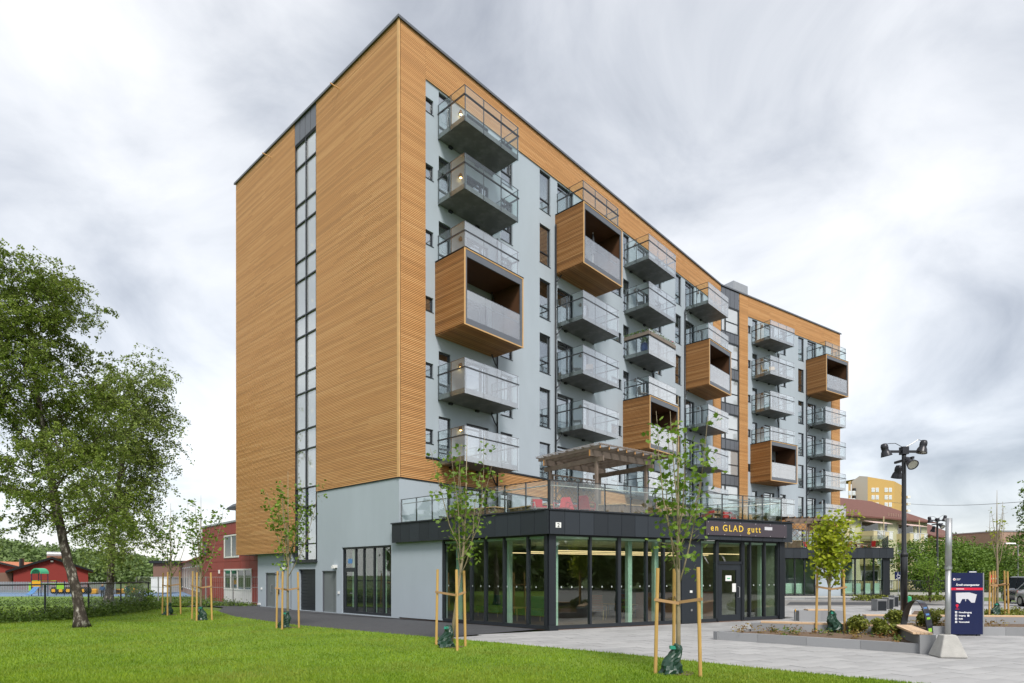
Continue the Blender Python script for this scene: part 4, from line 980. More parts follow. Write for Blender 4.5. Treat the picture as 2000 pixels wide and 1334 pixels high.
def bend(pts, t):
    L = [(pts[i+1]-pts[i]).length for i in range(len(pts)-1)]; T = sum(L)*t
    for i, l in enumerate(L):
        if T <= l or i == len(L)-1: return pts[i].lerp(pts[i+1], min(1, T/l)), (pts[i+1]-pts[i]).normalized()
        T -= l
def crown(name, label, base, trunk, r0, rtop, cfg, leafm, barkm, seed, cat='tree', group=None, twigm=None, leaf=.05, shape='diamond'):
    """trunk: list of offsets from base; cfg: start, n1, len1, up1, n2, len2, n3, len3, leaves per twig, droop"""
    rg = random.Random(seed); t = thing(name, label, cat, base, 0, group)
    pts = [Vector(p) for p in trunk]; n = len(pts)
    tb = MB(); fine = []
    for i in range(n-1):
        for k in range(4): fine.append(pts[i].lerp(pts[i+1], k/4)+Vector((rg.uniform(-1, 1), rg.uniform(-1, 1), 0))*r0*.12*(i+k > 0))
    fine.append(pts[-1]); m_ = len(fine)
    rad = [(r0*(1-i/(m_-1))**.8+rtop) for i in range(m_)]; rad[0] *= 1.75
    if len(rad) > 2: rad[1] *= 1.25
    tb.tube(fine, rad, 12); tb.build('trunk', barkm, t, smooth=True)
    bb = MB(); LP = []
    def path(p, d, L, ns, drop, jit, r):
        q = [p.copy()]; d = d.copy()
        for i in range(ns):
            d = (d+Vector((rg.gauss(0, jit), rg.gauss(0, jit), rg.gauss(0, jit)-drop*(i/ns)))).normalized(); q.append(q[-1]+d*L/ns)
        return q
    for i in range(cfg['n1']):
        f = cfg['start']+(1-cfg['start'])*((i+rg.random()*.8)/cfg['n1'])**cfg.get('dist', .9); p, td = bend(pts, min(f, .99))
        az = i*2.4+rg.uniform(-.4, .4); out = Vector((math.cos(az), math.sin(az), 0)); side = cfg.get('side')
        if side: out = (out+Vector(side)*rg.random()).normalized()
        up = cfg['up1']+rg.uniform(-.12, .12)+.25*f; d = (out*math.cos(up)+Vector((0, 0, 1))*math.sin(up)).normalized()
        Lf = (f-cfg['start'])/(1-cfg['start']); L1 = cfg['len1']*(1.0-.62*Lf)*rg.uniform(.75, 1.1)*(.62+.38*min(1, Lf*3))
        q1 = path(p, d, L1, 7, cfg['drop1'], .10, 0); rr = max(.012, r0*.30*(1-.6*f)); bb.tube(q1, [rr*(1-j/8.5) for j in range(8)], 6)
        for a in range(cfg['n2']):
            f2 = .18+.82*(a+rg.random())/cfg['n2']; p2, d2 = bend(q1, min(f2, 1)); o2 = Vector((rg.gauss(0, 1), rg.gauss(0, 1), rg.gauss(.1, .6))).normalized()
            q2 = path(p2, (d2*.7+o2*.8).normalized(), cfg['len2']*rg.uniform(.6, 1.2), 5, cfg['drop2'], .12, 0); bb.tube(q2, [rr*.35*(1-j/6) for j in range(6)], 4)
            for c in range(cfg['n3']):
                f3 = .2+.8*(c+rg.random())/cfg['n3']; p3, d3 = bend(q2, min(f3, 1)); o3 = Vector((rg.gauss(0, 1), rg.gauss(0, 1), rg.gauss(-.1, .5))).normalized()
                q3 = path(p3, (d3*.5+o3*.8).normalized(), cfg['len3']*rg.uniform(.5, 1.3), 4, cfg['drop3'], .15, 0); bb.tube(q3, [.006, .005, .004, .003, .002], 3)
                for w in range(cfg['leaves']):
                    pl, _ = bend(q3, rg.random()**.8); LP.append(pl+Vector((rg.gauss(0, 1), rg.gauss(0, 1), rg.gauss(-.3, 1)))*leaf*.9)
    bb.build('branches', twigm or M_twig, t, smooth=True)
    leafmass('crown', [tuple(p) for p in LP], leaf, leafm, t, seed, .1, shape=shape)
    return t
# leaning birch at the left and a paler weeping birch behind the fence
b1 = G(160, 1225, .035)
Y1 = b1.y
def off(px, py, Y=None): v = D(px, py, Y or Y1); return v-b1
tr1 = [Vector((0, 0, -.05)), off(150, 1150), off(128, 1080), off(112, 1000, Y1+.2), off(100, 930, Y1+.4), off(86, 850, Y1+.6), off(72, 760, Y1+.6), off(58, 660, Y1+.4), off(44, 560, Y1+.2)]
crown('birch_tree', 'big leaning birch with dark cracked trunk on the lawn at the left', b1, tr1, .155, .02,
      dict(start=.25, n1=38, len1=3.4, up1=.35, n2=10, len2=1.3, n3=8, len3=.66, leaves=26, drop1=.10, drop2=.22, drop3=.55, dist=.85), M_birch, M_bark, 7, group='birches', leaf=.050)
b2 = G(212, 1181, 0); Y2 = b2.y
def off2(px, py, dy=0): return D(px, py, Y2+dy)-b2
crown('birch_tree', 'paler weeping birch behind the dark mesh fence', b2, [Vector((0, 0, -.05)), off2(216, 1130), off2(219, 1060), off2(226, 980), off2(240, 900), off2(258, 830), off2(270, 760)], .21, .03,
      dict(start=.22, n1=30, len1=3.7, up1=.45, n2=9, len2=1.9, n3=8, len3=1.3, leaves=18, drop1=.14, drop2=.50, drop3=1.1, dist=.85), M_birch2, M_bark, 9, group='birches', leaf=.082)

# staked saplings
def sapling(label, px, py, top_py, stakes, lean=0.0, z0=.035, leafm=None, nlead=7, dense=1.0, seed=1, bag_dx=.18, leaf=.085, low=.44, bagless=False, bare=0.0, stake_top=1.95, spread=1.0):
    leafm = leafm or M_maple; rg = random.Random(seed)
    base = G(px, py, z0); Y = base.y; H_ = EYE+(HY-top_py)/FPX*Y-z0
    t = thing('sapling', label, 'sapling', base, 0, 'young staked trees'); hs = H_*low
    trunk = [Vector((0, 0, -.05)), Vector((lean*.25, 0, hs*.35)), Vector((lean*.55, 0, hs*.75)), Vector((lean*.75, .02, hs)), Vector((lean*.9, .03, hs*1.45)), Vector((lean, .02, H_*.98))]
    m = MB(); m.tube(trunk, [.048, .042, .038, .035, .022, .005], 9); m.build('trunk', M_sapbark, t, smooth=True)
    LP = []; bb = MB()
    for i in range(nlead):
        f = .72+.5*i/nlead; p, d = bend(trunk[:5], min(f*.72, .98)); az = i*2.4+rg.uniform(-.3, .3); tilt = (rg.uniform(.30, .48) if i < nlead*.7 else rg.uniform(.10, .25))*spread
        d = Vector((math.sin(tilt)*math.cos(az), math.sin(tilt)*math.sin(az)*.8, math.cos(tilt))); L_ = (H_-p.z)*rg.uniform(.62, .98)/max(.8, math.cos(tilt))*.93
        q = [p]; dd = d.copy(); dd.z *= .6; dd.normalize()
        for k in range(7): dd = (dd*.68+Vector((d.x*.35, d.y*.35, .9)).normalized()*.32+Vector((rg.gauss(0, .05), rg.gauss(0, .05), 0))).normalized(); q.append(q[-1]+dd*L_/7)
        bb.tube(q, [.017-.0019*k for k in range(8)], 5)
        nt = int(11*dense)
        for a in range(nt):
            f2 = .10+.90*(a+rg.random()*.6)/nt; p2, d2 = bend(q, min(f2, 1)); az2 = rg.uniform(0, 6.28); o = Vector((math.cos(az2), math.sin(az2), rg.uniform(.0, .6))).normalized()
            Lt = rg.uniform(.10, .34)*(1.15-f2*.6); q2 = [p2, p2+o*Lt*.5, p2+o*Lt+Vector((0, 0, .03))]; bb.tube(q2, [.005, .004, .003], 3)
            if rg.random() < bare: continue
            for w in range(rg.randint(5, 9)):
                LP.append(q2[2]+Vector((rg.gauss(0, .11), rg.gauss(0, .11), rg.gauss(-.04, .09))))
    bb.build('branches', M_sapbark, t, smooth=True)
    leafmass('crown', [tuple(p) for p in LP], leaf, leafm, t, seed, .35, shape='maple')
    # stakes with cross battens
    n = len(stakes); tops = []
    for k, (sx, sy) in enumerate(stakes):
        sb = G(sx, sy, z0)-base; th = rg.uniform(-.03, .03); q = sb.lerp(Vector((0, 0, 0)), .10)
        s_ = MB(); s_.tube([sb+Vector((0, 0, -.05)), Vector((q.x, q.y, stake_top+th))], .034, 8); s_.build('stake', M_stake, t, smooth=False); tops.append(Vector((q.x, q.y, stake_top+th)).lerp(sb, .30))
    for k, tp in enumerate(tops):
        tr_, _ = bend(trunk, min(.98, (tp.z)/H_)); b = MB(); e_ = tp+(tp-tr_).normalized()*.06; b.bar(e_+Vector((0, -.04, .012*k)), tr_+Vector((0, -.055, .012*k)), .012, .055); b.build('tie_batten', M_strap, t)
    if z0 < .1:
        so2 = MB(); so2.face([((.30+.06*math.sin(3*a+seed))*math.cos(a), (.30+.06*math.cos(2*a+seed))*math.sin(a), .012) for a in [k*math.pi/10 for k in range(20)]]); so2.build('soil_ring', M_soil, t)
    if not bagless:
        bg = MB(); rings = []; prof = [(.19, 0), (.20, .03), (.185, .09), (.17, .16), (.15, .23), (.135, .30), (.11, .37), (.10, .43), (.085, .48), (.05, .51)]
        for j, (r_, z) in enumerate(prof):
            ring = []
            for k in range(20):
                a = 2*math.pi*k/20; rr = r_*(1+.14*math.sin(3*a+j*.9+seed)+.13*math.sin(6*a+j*1.7+seed)+rg.uniform(-.09, .09)); ring.append((-bag_dx*(1-z*1.7)+rr*math.cos(a)*1.0+.03*math.sin(j*1.3+seed), rr*math.sin(a)*.8-.05, z*1.08+.03*math.sin(2*a+seed)*(j > 7)))
            rings.append(ring)
        bg.loft(rings); bo = bg.build('watering_bag', M_bag, t, smooth=False)
        cp_ = MB(); cp_.box(-bag_dx*.5-.08, -bag_dx*.5+.03, -.12, -.04, .47, .53); cp_.build('bag_cap', M_bagc, bo)
    return t
sapling('tallest young maple with three pale stakes at the lawn edge in the foreground', 1325, 1316, 762, [(1280, 1316), (1368, 1322), (1316, 1303)], seed=31, nlead=9, leaf=.072, low=.415, bag_dx=.20, dense=.85, spread=.72)
sapling('young maple leaning slightly right before the white wall of the cafe side', 880, 1264, 838, [(852, 1260), (893, 1271), (909, 1262)], lean=.42, seed=32, nlead=8, leaf=.075, low=.43, bag_dx=.14)
sapling('young maple in front of the glazed strip and black garage gate', 562, 1226, 914, [(540, 1227), (551, 1230), (584, 1227)], seed=33, nlead=8, leaf=.078, low=.42, bag_dx=.1)
sapling('young maple with bag standing before the red panelled building', 392, 1211, 962, [(375, 1209), (384, 1213), (414, 1211)], seed=34, nlead=8, leaf=.078, low=.42, bag_dx=-.12)
sapling('sparse young maple nearest the mesh fence corner', 333, 1201, 978, [(317, 1199), (327, 1203), (353, 1200)], seed=35, nlead=7, leaf=.085, low=.42, bag_dx=.1, dense=.8)
sapling('bushy yellow green young maple in the granite edged bed', 1620, 1231, 985, [(1594, 1230), (1650, 1232)], seed=36, z0=.3, leafm=M_mapley, nlead=14, leaf=.075, low=.42, bag_dx=-.14, dense=1.9, spread=.75, stake_top=1.75)
sapling('almost bare young tree with tall thin top in the bed at the right edge', 1948, 1203, 952, [(1932, 1204), (1938, 1203), (1963, 1201), (1970, 1206), (1943, 1200)], seed=37, z0=.12, leafm=M_mapley, nlead=6, leaf=.06, low=.5, bare=.72, dense=.9, spread=.6, stake_top=1.9)

# lawn grass blades
rng = np.random.default_rng(3)
def grass(n, y0, y1, pw):
    yy = y0+(y1-y0)*rng.random(n*2)**pw; xx = (rng.random(n*2)*2.8-1.55)*(yy*.86+2)
    m_ = np.array([inside((x, y), lawn_poly) for x, y in zip(xx, yy)]); return np.stack([xx[m_], yy[m_], np.full(m_.sum(), .033)], 1)
GP = np.concatenate([grass(200000, 9.8, 34, 2.0), grass(28000, 5, 10, 1.0)])
n = len(GP); U = np.stack([rng.normal(0, .018, n), rng.normal(0, .018, n), rng.uniform(.028, .062, n)], 1); a_ = rng.random(n)*6.28; wv = (.009+.0007*GP[:, 1])
V = np.stack([np.cos(a_)*wv, np.sin(a_)*wv, np.zeros(n)], 1)
tag(put('lawn_grass', quads_mesh('lawn_grass', GP, U, V, M_grass, 'tri')), 'short mown grass of the foreground lawn', 'grass', kind='stuff')
# overgrown strip along the fence
def line_mass(name, label, pts, n, wdt, hgt, size, m, seed, cat='undergrowth', dens=None):
    r2 = np.random.default_rng(seed); P = []
    seg = [(Vector(pts[i]), Vector(pts[i+1])) for i in range(len(pts)-1)]; Ls = [(b-a).length for a, b in seg]; tot = sum(Ls)
    for i in range(n):
        u = r2.random()*tot; k = 0
        while u > Ls[k] and k < len(Ls)-1: u -= Ls[k]; k += 1
        p = seg[k][0].lerp(seg[k][1], u/Ls[k]); hh = hgt*(.45+.55*math.sin(u*1.7+k)**2)*(.6+.4*math.sin(u*4.1+1.3)**2)
        P.append((p.x+r2.normal(0, wdt), p.y+r2.normal(0, wdt), .02+hh*r2.random()**1.3))
    o = leafmass(name, P, size, m, None, seed, .1); return tag(o, label, cat, kind='stuff')
f0, f1, f2, f3, f4 = G(-60, 1221), G(88, 1213), G(173, 1206), G(236, 1197), G(290, 1190)
fx2 = [Vector((p.x, p.y, 0)) for p in (f0, f1, f2, f3, f4)]
line_mass('undergrowth', 'rank weeds and nettles growing along the dark mesh fence', fx2, 15000, .42, .75, .055, M_wild, 51)
line_mass('tall_grass', 'tall meadow grass behind the dark mesh fence', [Vector((-45, 33, 0)), Vector((-22, 41, 0)), Vector((-20.5, 36.5, 0))], 9000, 1.8, .55, .06, M_wild, 52)
line_mass('verge_weeds', 'low weeds along the grey fence before the red building', [Vector((-21.6, 36.3, 0)), Vector((-15.6, 36.2, 0))], 2600, .3, .42, .05, M_wild, 53)
rd = np.random.default_rng(8)
# wild shrub by the fence end
def shrub(name, label, base, r, n, size, m, seed, cat='shrub', group=None, lobes=7, stem=True, hollow=.4):
    rg = np.random.default_rng(seed); t = thing(name, label, cat, base, 0, group); P = []
    for k in range(lobes):
        c = (rg.normal(0, .38)*r[0], rg.normal(0, .38)*r[1], r[2]*(.35+.75*rg.random())); P.append(blob_pts(rg, n//lobes, c, (r[0]*.55, r[1]*.55, r[2]*.42), hollow))
    P = np.concatenate(P); P = P[P[:, 2] > .02]
    leafmass('crown', P, size, m, t, seed, .15)
    if stem:
        s_ = MB()
        for k in range(5):
            a = k*1.26; s_.tube([(0, 0, -.03), (.12*r[0]*math.cos(a), .12*r[1]*math.sin(a), r[2]*.5), (.4*r[0]*math.cos(a), .4*r[1]*math.sin(a), r[2])], [.03*r[2]**.5, .02*r[2]**.5, .005], 5)
        s_.build('stem', M_twig, t)
    return t
shrub('elder_shrub', 'loose leafy shrub leaning on the end post of the mesh fence', G(272, 1191), (.75, .6, 1.0), 900, .07, M_maple, 61, group='garden shrubs')
# green bushes and trees behind the right-hand plaza
for (px, Y, top, rx, n_, sz, mt_, lb) in ((1864, 62, 1062, 4.8, 15000, .13, M_bush, 'bright green broad bush behind the second lamp post'), (1914, 66, 1056, 3.8, 11000, .13, M_wild, 'dark green bush right of the bright bush behind the navy sign'),
    (1940, 74, 1078, 3.2, 7000, .14, M_bush, 'small green tree crown behind the bare sapling at the right'), (1822, 60, 1098, 2.6, 7000, .13, M_bush, 'lower green bush left of the second lamp post')):
    zt = EYE+(HY-top)/FPX*Y; b = Vector(((px-CX)/FPX*Y, Y, 0)); shrub('bush', lb, b, (rx, rx*.8, zt*.78), n_, sz, mt_, px, 'bush', 'bushes behind the plaza', lobes=22)
shrub('thin_tree', 'light green thin young tree beside the first lamp post', D(1790, 1175, 41)*Vector((1, 1, 0)) if False else Vector((28.3, 41, 0)), (1.15, 1.1, 2.4), 1300, .08, M_maple, 71, 'tree', lobes=12, hollow=.1)
zt = EYE+(HY-1010)/FPX*70
crown('birch_tree', 'birch with hanging foliage cut by the right edge', Vector((60.5, 70, 0)), [Vector((0, 0, 0)), Vector((.2, 0, 4)), Vector((.4, 0, 9)), Vector((.3, 0, 12))], .2, .03, dict(start=.25, n1=16, len1=3.0, up1=.4, n2=6, len2=1.5, n3=5, len3=1.2, leaves=9, drop1=.15, drop2=.5, drop3=1.0), M_bush, M_bark, 77, group='birches', leaf=.15)
h_ = np.random.default_rng(4); hp = np.stack([h_.uniform(56, 80, 7000), h_.uniform(64, 66, 7000), h_.uniform(0, 1.9, 7000)], 1)
o = leafmass('hedge', hp, .12, M_bush, None, 4, .1); tag(o, 'clipped green hedge at the right edge behind the parked cars', 'hedge')
# far wooded hill at the left
hb = MB(); NX, NY = 26, 8
def hz(x, y):
    u = (x+260)/320; v = (y-120)/160; return max(0, 4*math.sin(max(0, min(1, v))*1.57)*(.55+.45*math.cos((u-.25)*2.2)))-1.5
for i in range(NX):
    for j in range(NY):
        xs = [-300+i*12, -300+(i+1)*12]; ys = [120+j*20, 120+(j+1)*20]; hb.face([(xs[0], ys[0], hz(xs[0], ys[0])), (xs[1], ys[0], hz(xs[1], ys[0])), (xs[1], ys[1], hz(xs[1], ys[1])), (xs[0], ys[1], hz(xs[0], ys[1]))])
tag(hb.build('hill', M_earth, smooth=True), kind='structure')
r3 = np.random.default_rng(12); P = []
for k in range(420):
    y = r3.uniform(120, 240); x = r3.uniform(-.98, -.585)*y*1.0; t_ = min(1, max(0, (-.585-x/y)/.28)); r_ = r3.uniform(2.2, 3.6)*(.75+.25*y/240)*(1+.35*t_); c = (x, y, hz(x, y)+r_*.95+6.5*t_*r3.random()*y/240); P.append(blob_pts(r3, 260, c, (r_, r_, r_*1.15), .55))
o = leafmass('wooded_hillside', np.concatenate(P), .48, M_far, None, 12, .2); tag(o, 'hazy green wood covering the far hillside at the left', 'wood', kind='stuff')
# belt of trees behind the viewer, mirrored in the glass
P = []
for k in range(230):
    a = r3.uniform(R(118), R(292))
    ang = R(90)+a-R(0); 
    th = R(-60)-r3.random()*R(235); d_ = r3.uniform(48, 62); x, y = d_*math.sin(th), d_*math.cos(th); r_ = r3.uniform(2.4, 4.2); P.append(blob_pts(r3, 130, (x, y, r_*1.0+1.0), (r_, r_, r_*1.3), .5))
o = leafmass('street_side_trees', np.concatenate(P), .85, M_far, None, 13, .2); tag(o, 'belt of street trees opposite, mirrored in the ground floor glass', 'wood', kind='stuff')

# ================================================================ plaza: beds, seats, signs, lamps
def granite_run(parent, p, q, z0, z1, th=.18, L_=.95, name='granite_block'):
    p, q = Vector((p[0], p[1])), Vector((q[0], q[1])); n = max(1, round((q-p).length/L_)); st_ = (q-p).length/n; a = math.atan2((q-p).y, (q-p).x); m = MB(); m.box(.003, st_-.003, 0, th, z0, z1); me = m.mesh(name, M_granite)
    for i in range(n): put(name, me, parent, tuple(p+(q-p)*(i/n))+(0,), a)
def seat(parent, p, q, z, wdt=.42, n=5):
    p, q = Vector((p[0], p[1])), Vector((q[0], q[1])); L_ = (q-p).length; a = math.atan2((q-p).y, (q-p).x)
    m = MB(); w_ = wdt/n; m.box(0, L_, .004, w_-.004, 0, .045); me = m.mesh('seat_slat', M_seat)
    for i in range(n): put('seat_slat', me, parent, tuple(p+Vector((-math.sin(a), math.cos(a)))*(i*w_))+(z,), a)
fl_, fr_ = G(1393, 1249), G(1797, 1277); br_ = Vector((10.95, 16.7, 0)); bl_ = Vector((7.25, 18.35, 0)); fr2 = G(1828, 1279)
BED = thing('planting_bed', 'granite edged planting bed with timber seats in front of the cafe', 'planting bed', (fl_.x, fl_.y, 0), 0)
def L2(v): return (v[0]-fl_.x, v[1]-fl_.y)
granite_run(BED, L2(fl_), L2(fr_), -.02, .235, .14, 1.25)
granite_run(BED, L2(fr_), L2(fr2), -.02, .46, .3, .5); e1 = Vector((fr2.x, fr2.y)); e2 = Vector((br_.x, br_.y))
granite_run(BED, L2(e1+Vector((-.02, .0))), L2(e2), -.02, .455, .3, 1.0)
granite_run(BED, L2(br_), L2(bl_), -.02, .44, .34, 1.1)
granite_run(BED, L2(bl_), L2(fl_), -.02, .235, .14, 1.0)
seat(BED, L2((br_.x, br_.y)), L2((7.5, 18.23)), .445, .34, 4); seat(BED, L2(e1+Vector((-.03, .06))), L2(e2+Vector((-.1, -.25))), .462, .40, 5)
s_ = MB(); sp = [L2(v) for v in (fl_, fr_, e1, br_, bl_)]; cx_, cy_ = sum(p[0] for p in sp)/5, sum(p[1] for p in sp)/5; rg = random.Random(2); N_ = 9
for i in range(5):
    a_, b_ = Vector(sp[i]), Vector(sp[(i+1) % 5]); c_ = Vector((cx_, cy_))
    for k in range(6):
        for j in range(6):
            def Q(u, v): e_ = a_.lerp(b_, u); w__ = c_.lerp(e_, v*.985); return (w__.x, w__.y, .18+.12*(1-v)+.02*math.sin(w__.x*7)*math.cos(w__.y*6))
            s_.face([Q(k/6, j/6), Q((k+1)/6, j/6), Q((k+1)/6, (j+1)/6), Q(k/6, (j+1)/6)])
s_.build('soil', M_soil, BED, smooth=True)
rp = np.random.default_rng(6)
def bed_plants(name, label, n, poly, m, h, sz, seed):
    r = random.Random(seed); P = []; k = 0
    while k < n:
        x, y = r.uniform(min(p[0] for p in poly), max(p[0] for p in poly)), r.uniform(min(p[1] for p in poly), max(p[1] for p in poly))
        if not inside((x, y), poly): continue
        k += 1; hh = h*r.uniform(.5, 1.3)
        for w in range(22): t = r.random(); P.append((x+r.gauss(0, .09)*(.3+t), y+r.gauss(0, .09)*(.3+t), .22+hh*t))
    return tag(leafmass(name, P, sz, m, None, seed, .2), label, 'plants', kind='stuff')
bpoly = [(v[0]+(c-v[0])*.08, v[1]+(d-v[1])*.08) for v, c, d in [((q[0], q[1]), 8.6, 16.7) for q in ((fl_.x, fl_.y), (fr_.x, fr_.y), (e1.x, e1.y), (br_.x, br_.y), (bl_.x, bl_.y))]]
bed_plants('bed_plants', 'small rust and green bedding plants in the granite edged bed', 36, bpoly, M_rust, .20, .035, 3); bed_plants('bed_plants', 'small green perennials in the granite edged bed', 16, bpoly, M_wild, .17, .04, 4)
for (px, py, lb) in ((1672, 1238, 'round yellow green conifer shrub right of the yellow maple'), (1727, 1240, 'round yellow green conifer shrub nearest the timber block seat'), (1752, 1222, 'low conifer shrub at the foot of the first lamp post')):
    shrub('conifer_shrub', lb, G(px, py, .24), (.30, .28, .36), 1500, .045, M_conif, px, group='conifer shrubs in the bed', lobes=9)
# bench blocks behind the bed, cubes near the lane
BEN = thing('granite_bench', 'granite bench with timber top behind the yellow maple', 'bench', (G(1560, 1213).x, 24.4, 0), 0)
granite_run(BEN, (0, 0), (1.82, 0), -.02, .42, .45, .9); seat(BEN, (.38, .02), (1.45, .02), .424, .40, 5)
def cube(px0, px1, py, h, label, m=M_dark):
    a = G(px0, py); b = G(px1, py); w_ = (b-a).length; t = thing('granite_seat_cube', label, 'seat cube', (a.x, a.y, 0), 0, 'granite seat cubes by the lane')
    c = MB(); c.box(0, w_, 0, .55, 0, h-.06); c.build('block', M_granite, t); c = MB(); c.box(.02, w_-.02, -.012, .0, .03, h-.09); c.build('face_panel', m, t); c = MB(); c.box(-.015, w_+.015, -.015, .565, h-.058, h); c.build('cap', M_granite, t)
cube(1714, 1732, 1193.5, .60, 'nearest dark granite seat cube beside the lane, left of the lamp post'); cube(1736, 1745, 1190, .62, 'second granite seat cube in the row behind the nearest one'); cube(1747, 1755, 1185.5, .66, 'farthest granite seat cube under the blue wheelchair sign')
# second bed right of the arch sign
B2 = thing('planting_bed', 'second granite bed with timber edge seat behind the navy sign', 'planting bed', (0, 0, 0), 0)
granite_run(B2, (13.0, 18.9), (16.2, 18.4), -.02, .26, .14, 1.0); granite_run(B2, (12.4, 21.2), (17.6, 20.6), -.02, .42, .3, 1.0); seat(B2, (12.4, 21.2), (17.6, 20.6), .424, .32, 4)
s_ = MB(); s_.prism([(13.1, 19.04), (16.2, 18.55), (17.5, 20.6), (12.5, 21.2)], .0, .19); s_.build('soil', M_soil, B2)
shrub('conifer_shrub', 'dark low conifer shrub in the second bed behind the arch sign', Vector((13.6, 19.7, .19)), (.45, .4, .42), 1300, .05, M_conif, 5, group='conifer shrubs in the bed', lobes=9)
tag(leafmass('bed_plants', [(14.3+rp.normal(0, .7), 19.7+rp.normal(0, .35), .2+.2*rp.random()) for k in range(900)], .04, M_rust, None, 6), 'small plants in the second granite bed', 'plants', kind='stuff')
# kerbed island at the right
K = thing('kerbed_island', 'kerbed planted island with low juniper at the right edge', 'planting bed', (0, 0, 0), 0)
kp = [(15.4, 22.6), (16.9, 21.7), (19.2, 20.9), (24, 20.0)]
for i in range(3): granite_run(K, kp[i], kp[i+1], -.03, .13, .22, 1.1, 'kerb_stone')
s_ = MB(); s_.prism(kp+[(27, 24), (25, 30), (19.6, 29.5), (16.4, 25)], -.02, .11); s_.build('soil', M_soil, K)
ip = kp+[(26, 24), (24, 29), (19.8, 29), (16.6, 25)]; r = random.Random(4); P = []
while len(P) < 9000:
    x, y = r.uniform(15, 27), r.uniform(20, 30)
    if inside((x, y), ip): P.append((x, y, .1+.30*r.random()*(.5+.5*math.sin(x*2.1)*math.cos(y*1.7))))
tag(leafmass('juniper_cover', P, .055, M_conif, None, 8), 'spreading juniper ground cover on the kerbed island', 'ground cover', kind='stuff')
P = [(rp.uniform(22, 31), rp.uniform(42.5, 44), .05+.35*rp.random()) for k in range(2500)]; P = [(p[0], p[1], p[2]) for p in P if p[0] > 24.5]
tag(leafmass('verge_shrubs', P, .09, M_conif, None, 9), 'low green planting strip beyond the plaza below the far railing', 'ground cover', kind='stuff')
# lamp posts with four floodlights
def lamp_post(label, base, H_, rz=0.0):
    t = thing('lamp_post', label, 'lamp post', base, rz, 'black lamp posts with floodlights')
    p = MB(); p.lathe([(.11, 0), (.11, 2.55), (.075, 2.62), (.07, H_-.35), (.07, H_-.1)], 14); p.build('pole', M_black, t, smooth=True)
    c = MB(); c.lathe([(.125, 2.5), (.125, 2.58), (.08, 2.66)], 14); c.build('collar', M_black, t)
    a = MB(); a.box(-.62, .62, -.035, .035, H_-.16, H_-.08); a.box(-.035, .035, -.5, .5, H_-.46, H_-.38); a.box(-.11, .11, -.11, .11, H_-.22, H_+.04); a.build('crossbar', M_lampg, t)
    def flood(pos, tilt, az):
        m = MB(); m.lathe([(.02, .26), (.10, .24), (.135, .15), (.135, .04), (.12, .0), (.17, -.10), (.205, -.24), (.21, -.26), (.185, -.25), (.15, -.12)], 16); o = put('floodlight', m.mesh('floodlight', M_lampg, True), t, pos)
        o.rotation_euler = (tilt, 0, az); o.scale = (.88, .88, .88); l = MB(); l.lathe([(.175, -.235), (.172, -.232)], 16); l.build('lens', M_lens, o)
    flood((-.66, 0, H_-.06), R(-14), R(90)); flood((.66, 0, H_+.06), R(-14), R(-90)); flood((-.05, -.38, H_-.55), R(-52), 0 if False else R(0)); flood((.05, .42, H_-.75), R(20), 0)
    w_ = MB(); w_.tube([(-.02, 0, H_+.02), (-.3, 0, H_+.17), (-.55, 0, H_+.16), (-.64, 0, H_+.12)], .012, 5); w_.tube([(.02, 0, H_+.02), (.3, 0, H_+.17), (.5, 0, H_+.30), (.62, 0, H_+.26)], .012, 5); w_.build('cable', M_black, t)
    b = MB(); b.lathe([(.113, .55), (.116, .57), (.113, .60)], 12); b.build('band', M_galv, t)
lamp_post('near black lamp post with four floodlights beside the bed', Vector((13.72, 21.2, 0)), 6.30); lamp_post('far black lamp post with floodlights before the green bushes', Vector((33.0, 47, 0)), 6.2, R(8))
# navy information sign
NS = thing('information_sign', 'navy blue information board with white lettering and a site plan', 'sign', tuple(G(1856, 1242)), R(-3)); nw, nh = .96, 1.93
b = MB(); b.box(0, nw, 0, .09, .05, nh); b.build('board', M_navy, NS); b = MB(); b.box(nw+.002, nw+.035, .0, .09, .05, nh); b.build('side_edge', M_galv, NS)
b = MB(); b.box(.55, .80, .02, .07, nh, nh+.06); to = b.build('top_tag', M_navy, NS); b = MB(); b.box(.57, .78, .015, .0195, nh+.015, nh+.04); b.build('tag_line', M_signtext, to)
b = MB(); b.box(.05, .15, .02, .07, 0, .05); b.box(.80, .90, .02, .07, 0, .05); b.build('foot', M_steel, NS)
b = MB(); b.box(.0, nw, -.004, 0, 1.40, 1.475); b.build('red_band', M_signred, NS)
lettering('Årvoll omsorgssenter', .083, M_signtext, NS, (.165, -.006, 1.535), 0, bold=.0022, sx=.94)
lettering('Bikuben nr 2', .040, M_signtext, NS, (.165, -.010, 1.424), 0) if False else None
b = MB(); b.box(.17, .40, -.008, -.0045, 1.428, 1.446); b.build('band_line', M_signtext, NS)
b = MB(); b.lathe([(.038, 0), (.04, .004), (.0, .006)], 12); eo_ = b.build('crest', M_signtext, NS, loc=(.115, -.002, 1.73)); eo_.rotation_euler = (R(90), 0, 0)
b = MB(); b.box(.10, .13, -.012, -.009, 1.715, 1.745); b.build('crest_mark', M_signred, NS)
for i in range(3):
    b = MB(); b.box(.18, .31-.02*i, -.004, 0, 1.745-.02*i, 1.755-.02*i); b.build('caption_line', M_signmap, NS)
mp = [(.16, 1.32), (.56, 1.33), (.78, 1.27), (.72, 1.02), (.62, 1.02), (.52, 1.13), (.46, 1.13), (.46, 1.06), (.44, 1.06), (.44, 1.13), (.35, 1.13), (.28, .99), (.17, 1.04)]
b = MB(); b.face([(x, -.004, z) for x, z in mp]); b.build('site_plan', M_signmap, NS)
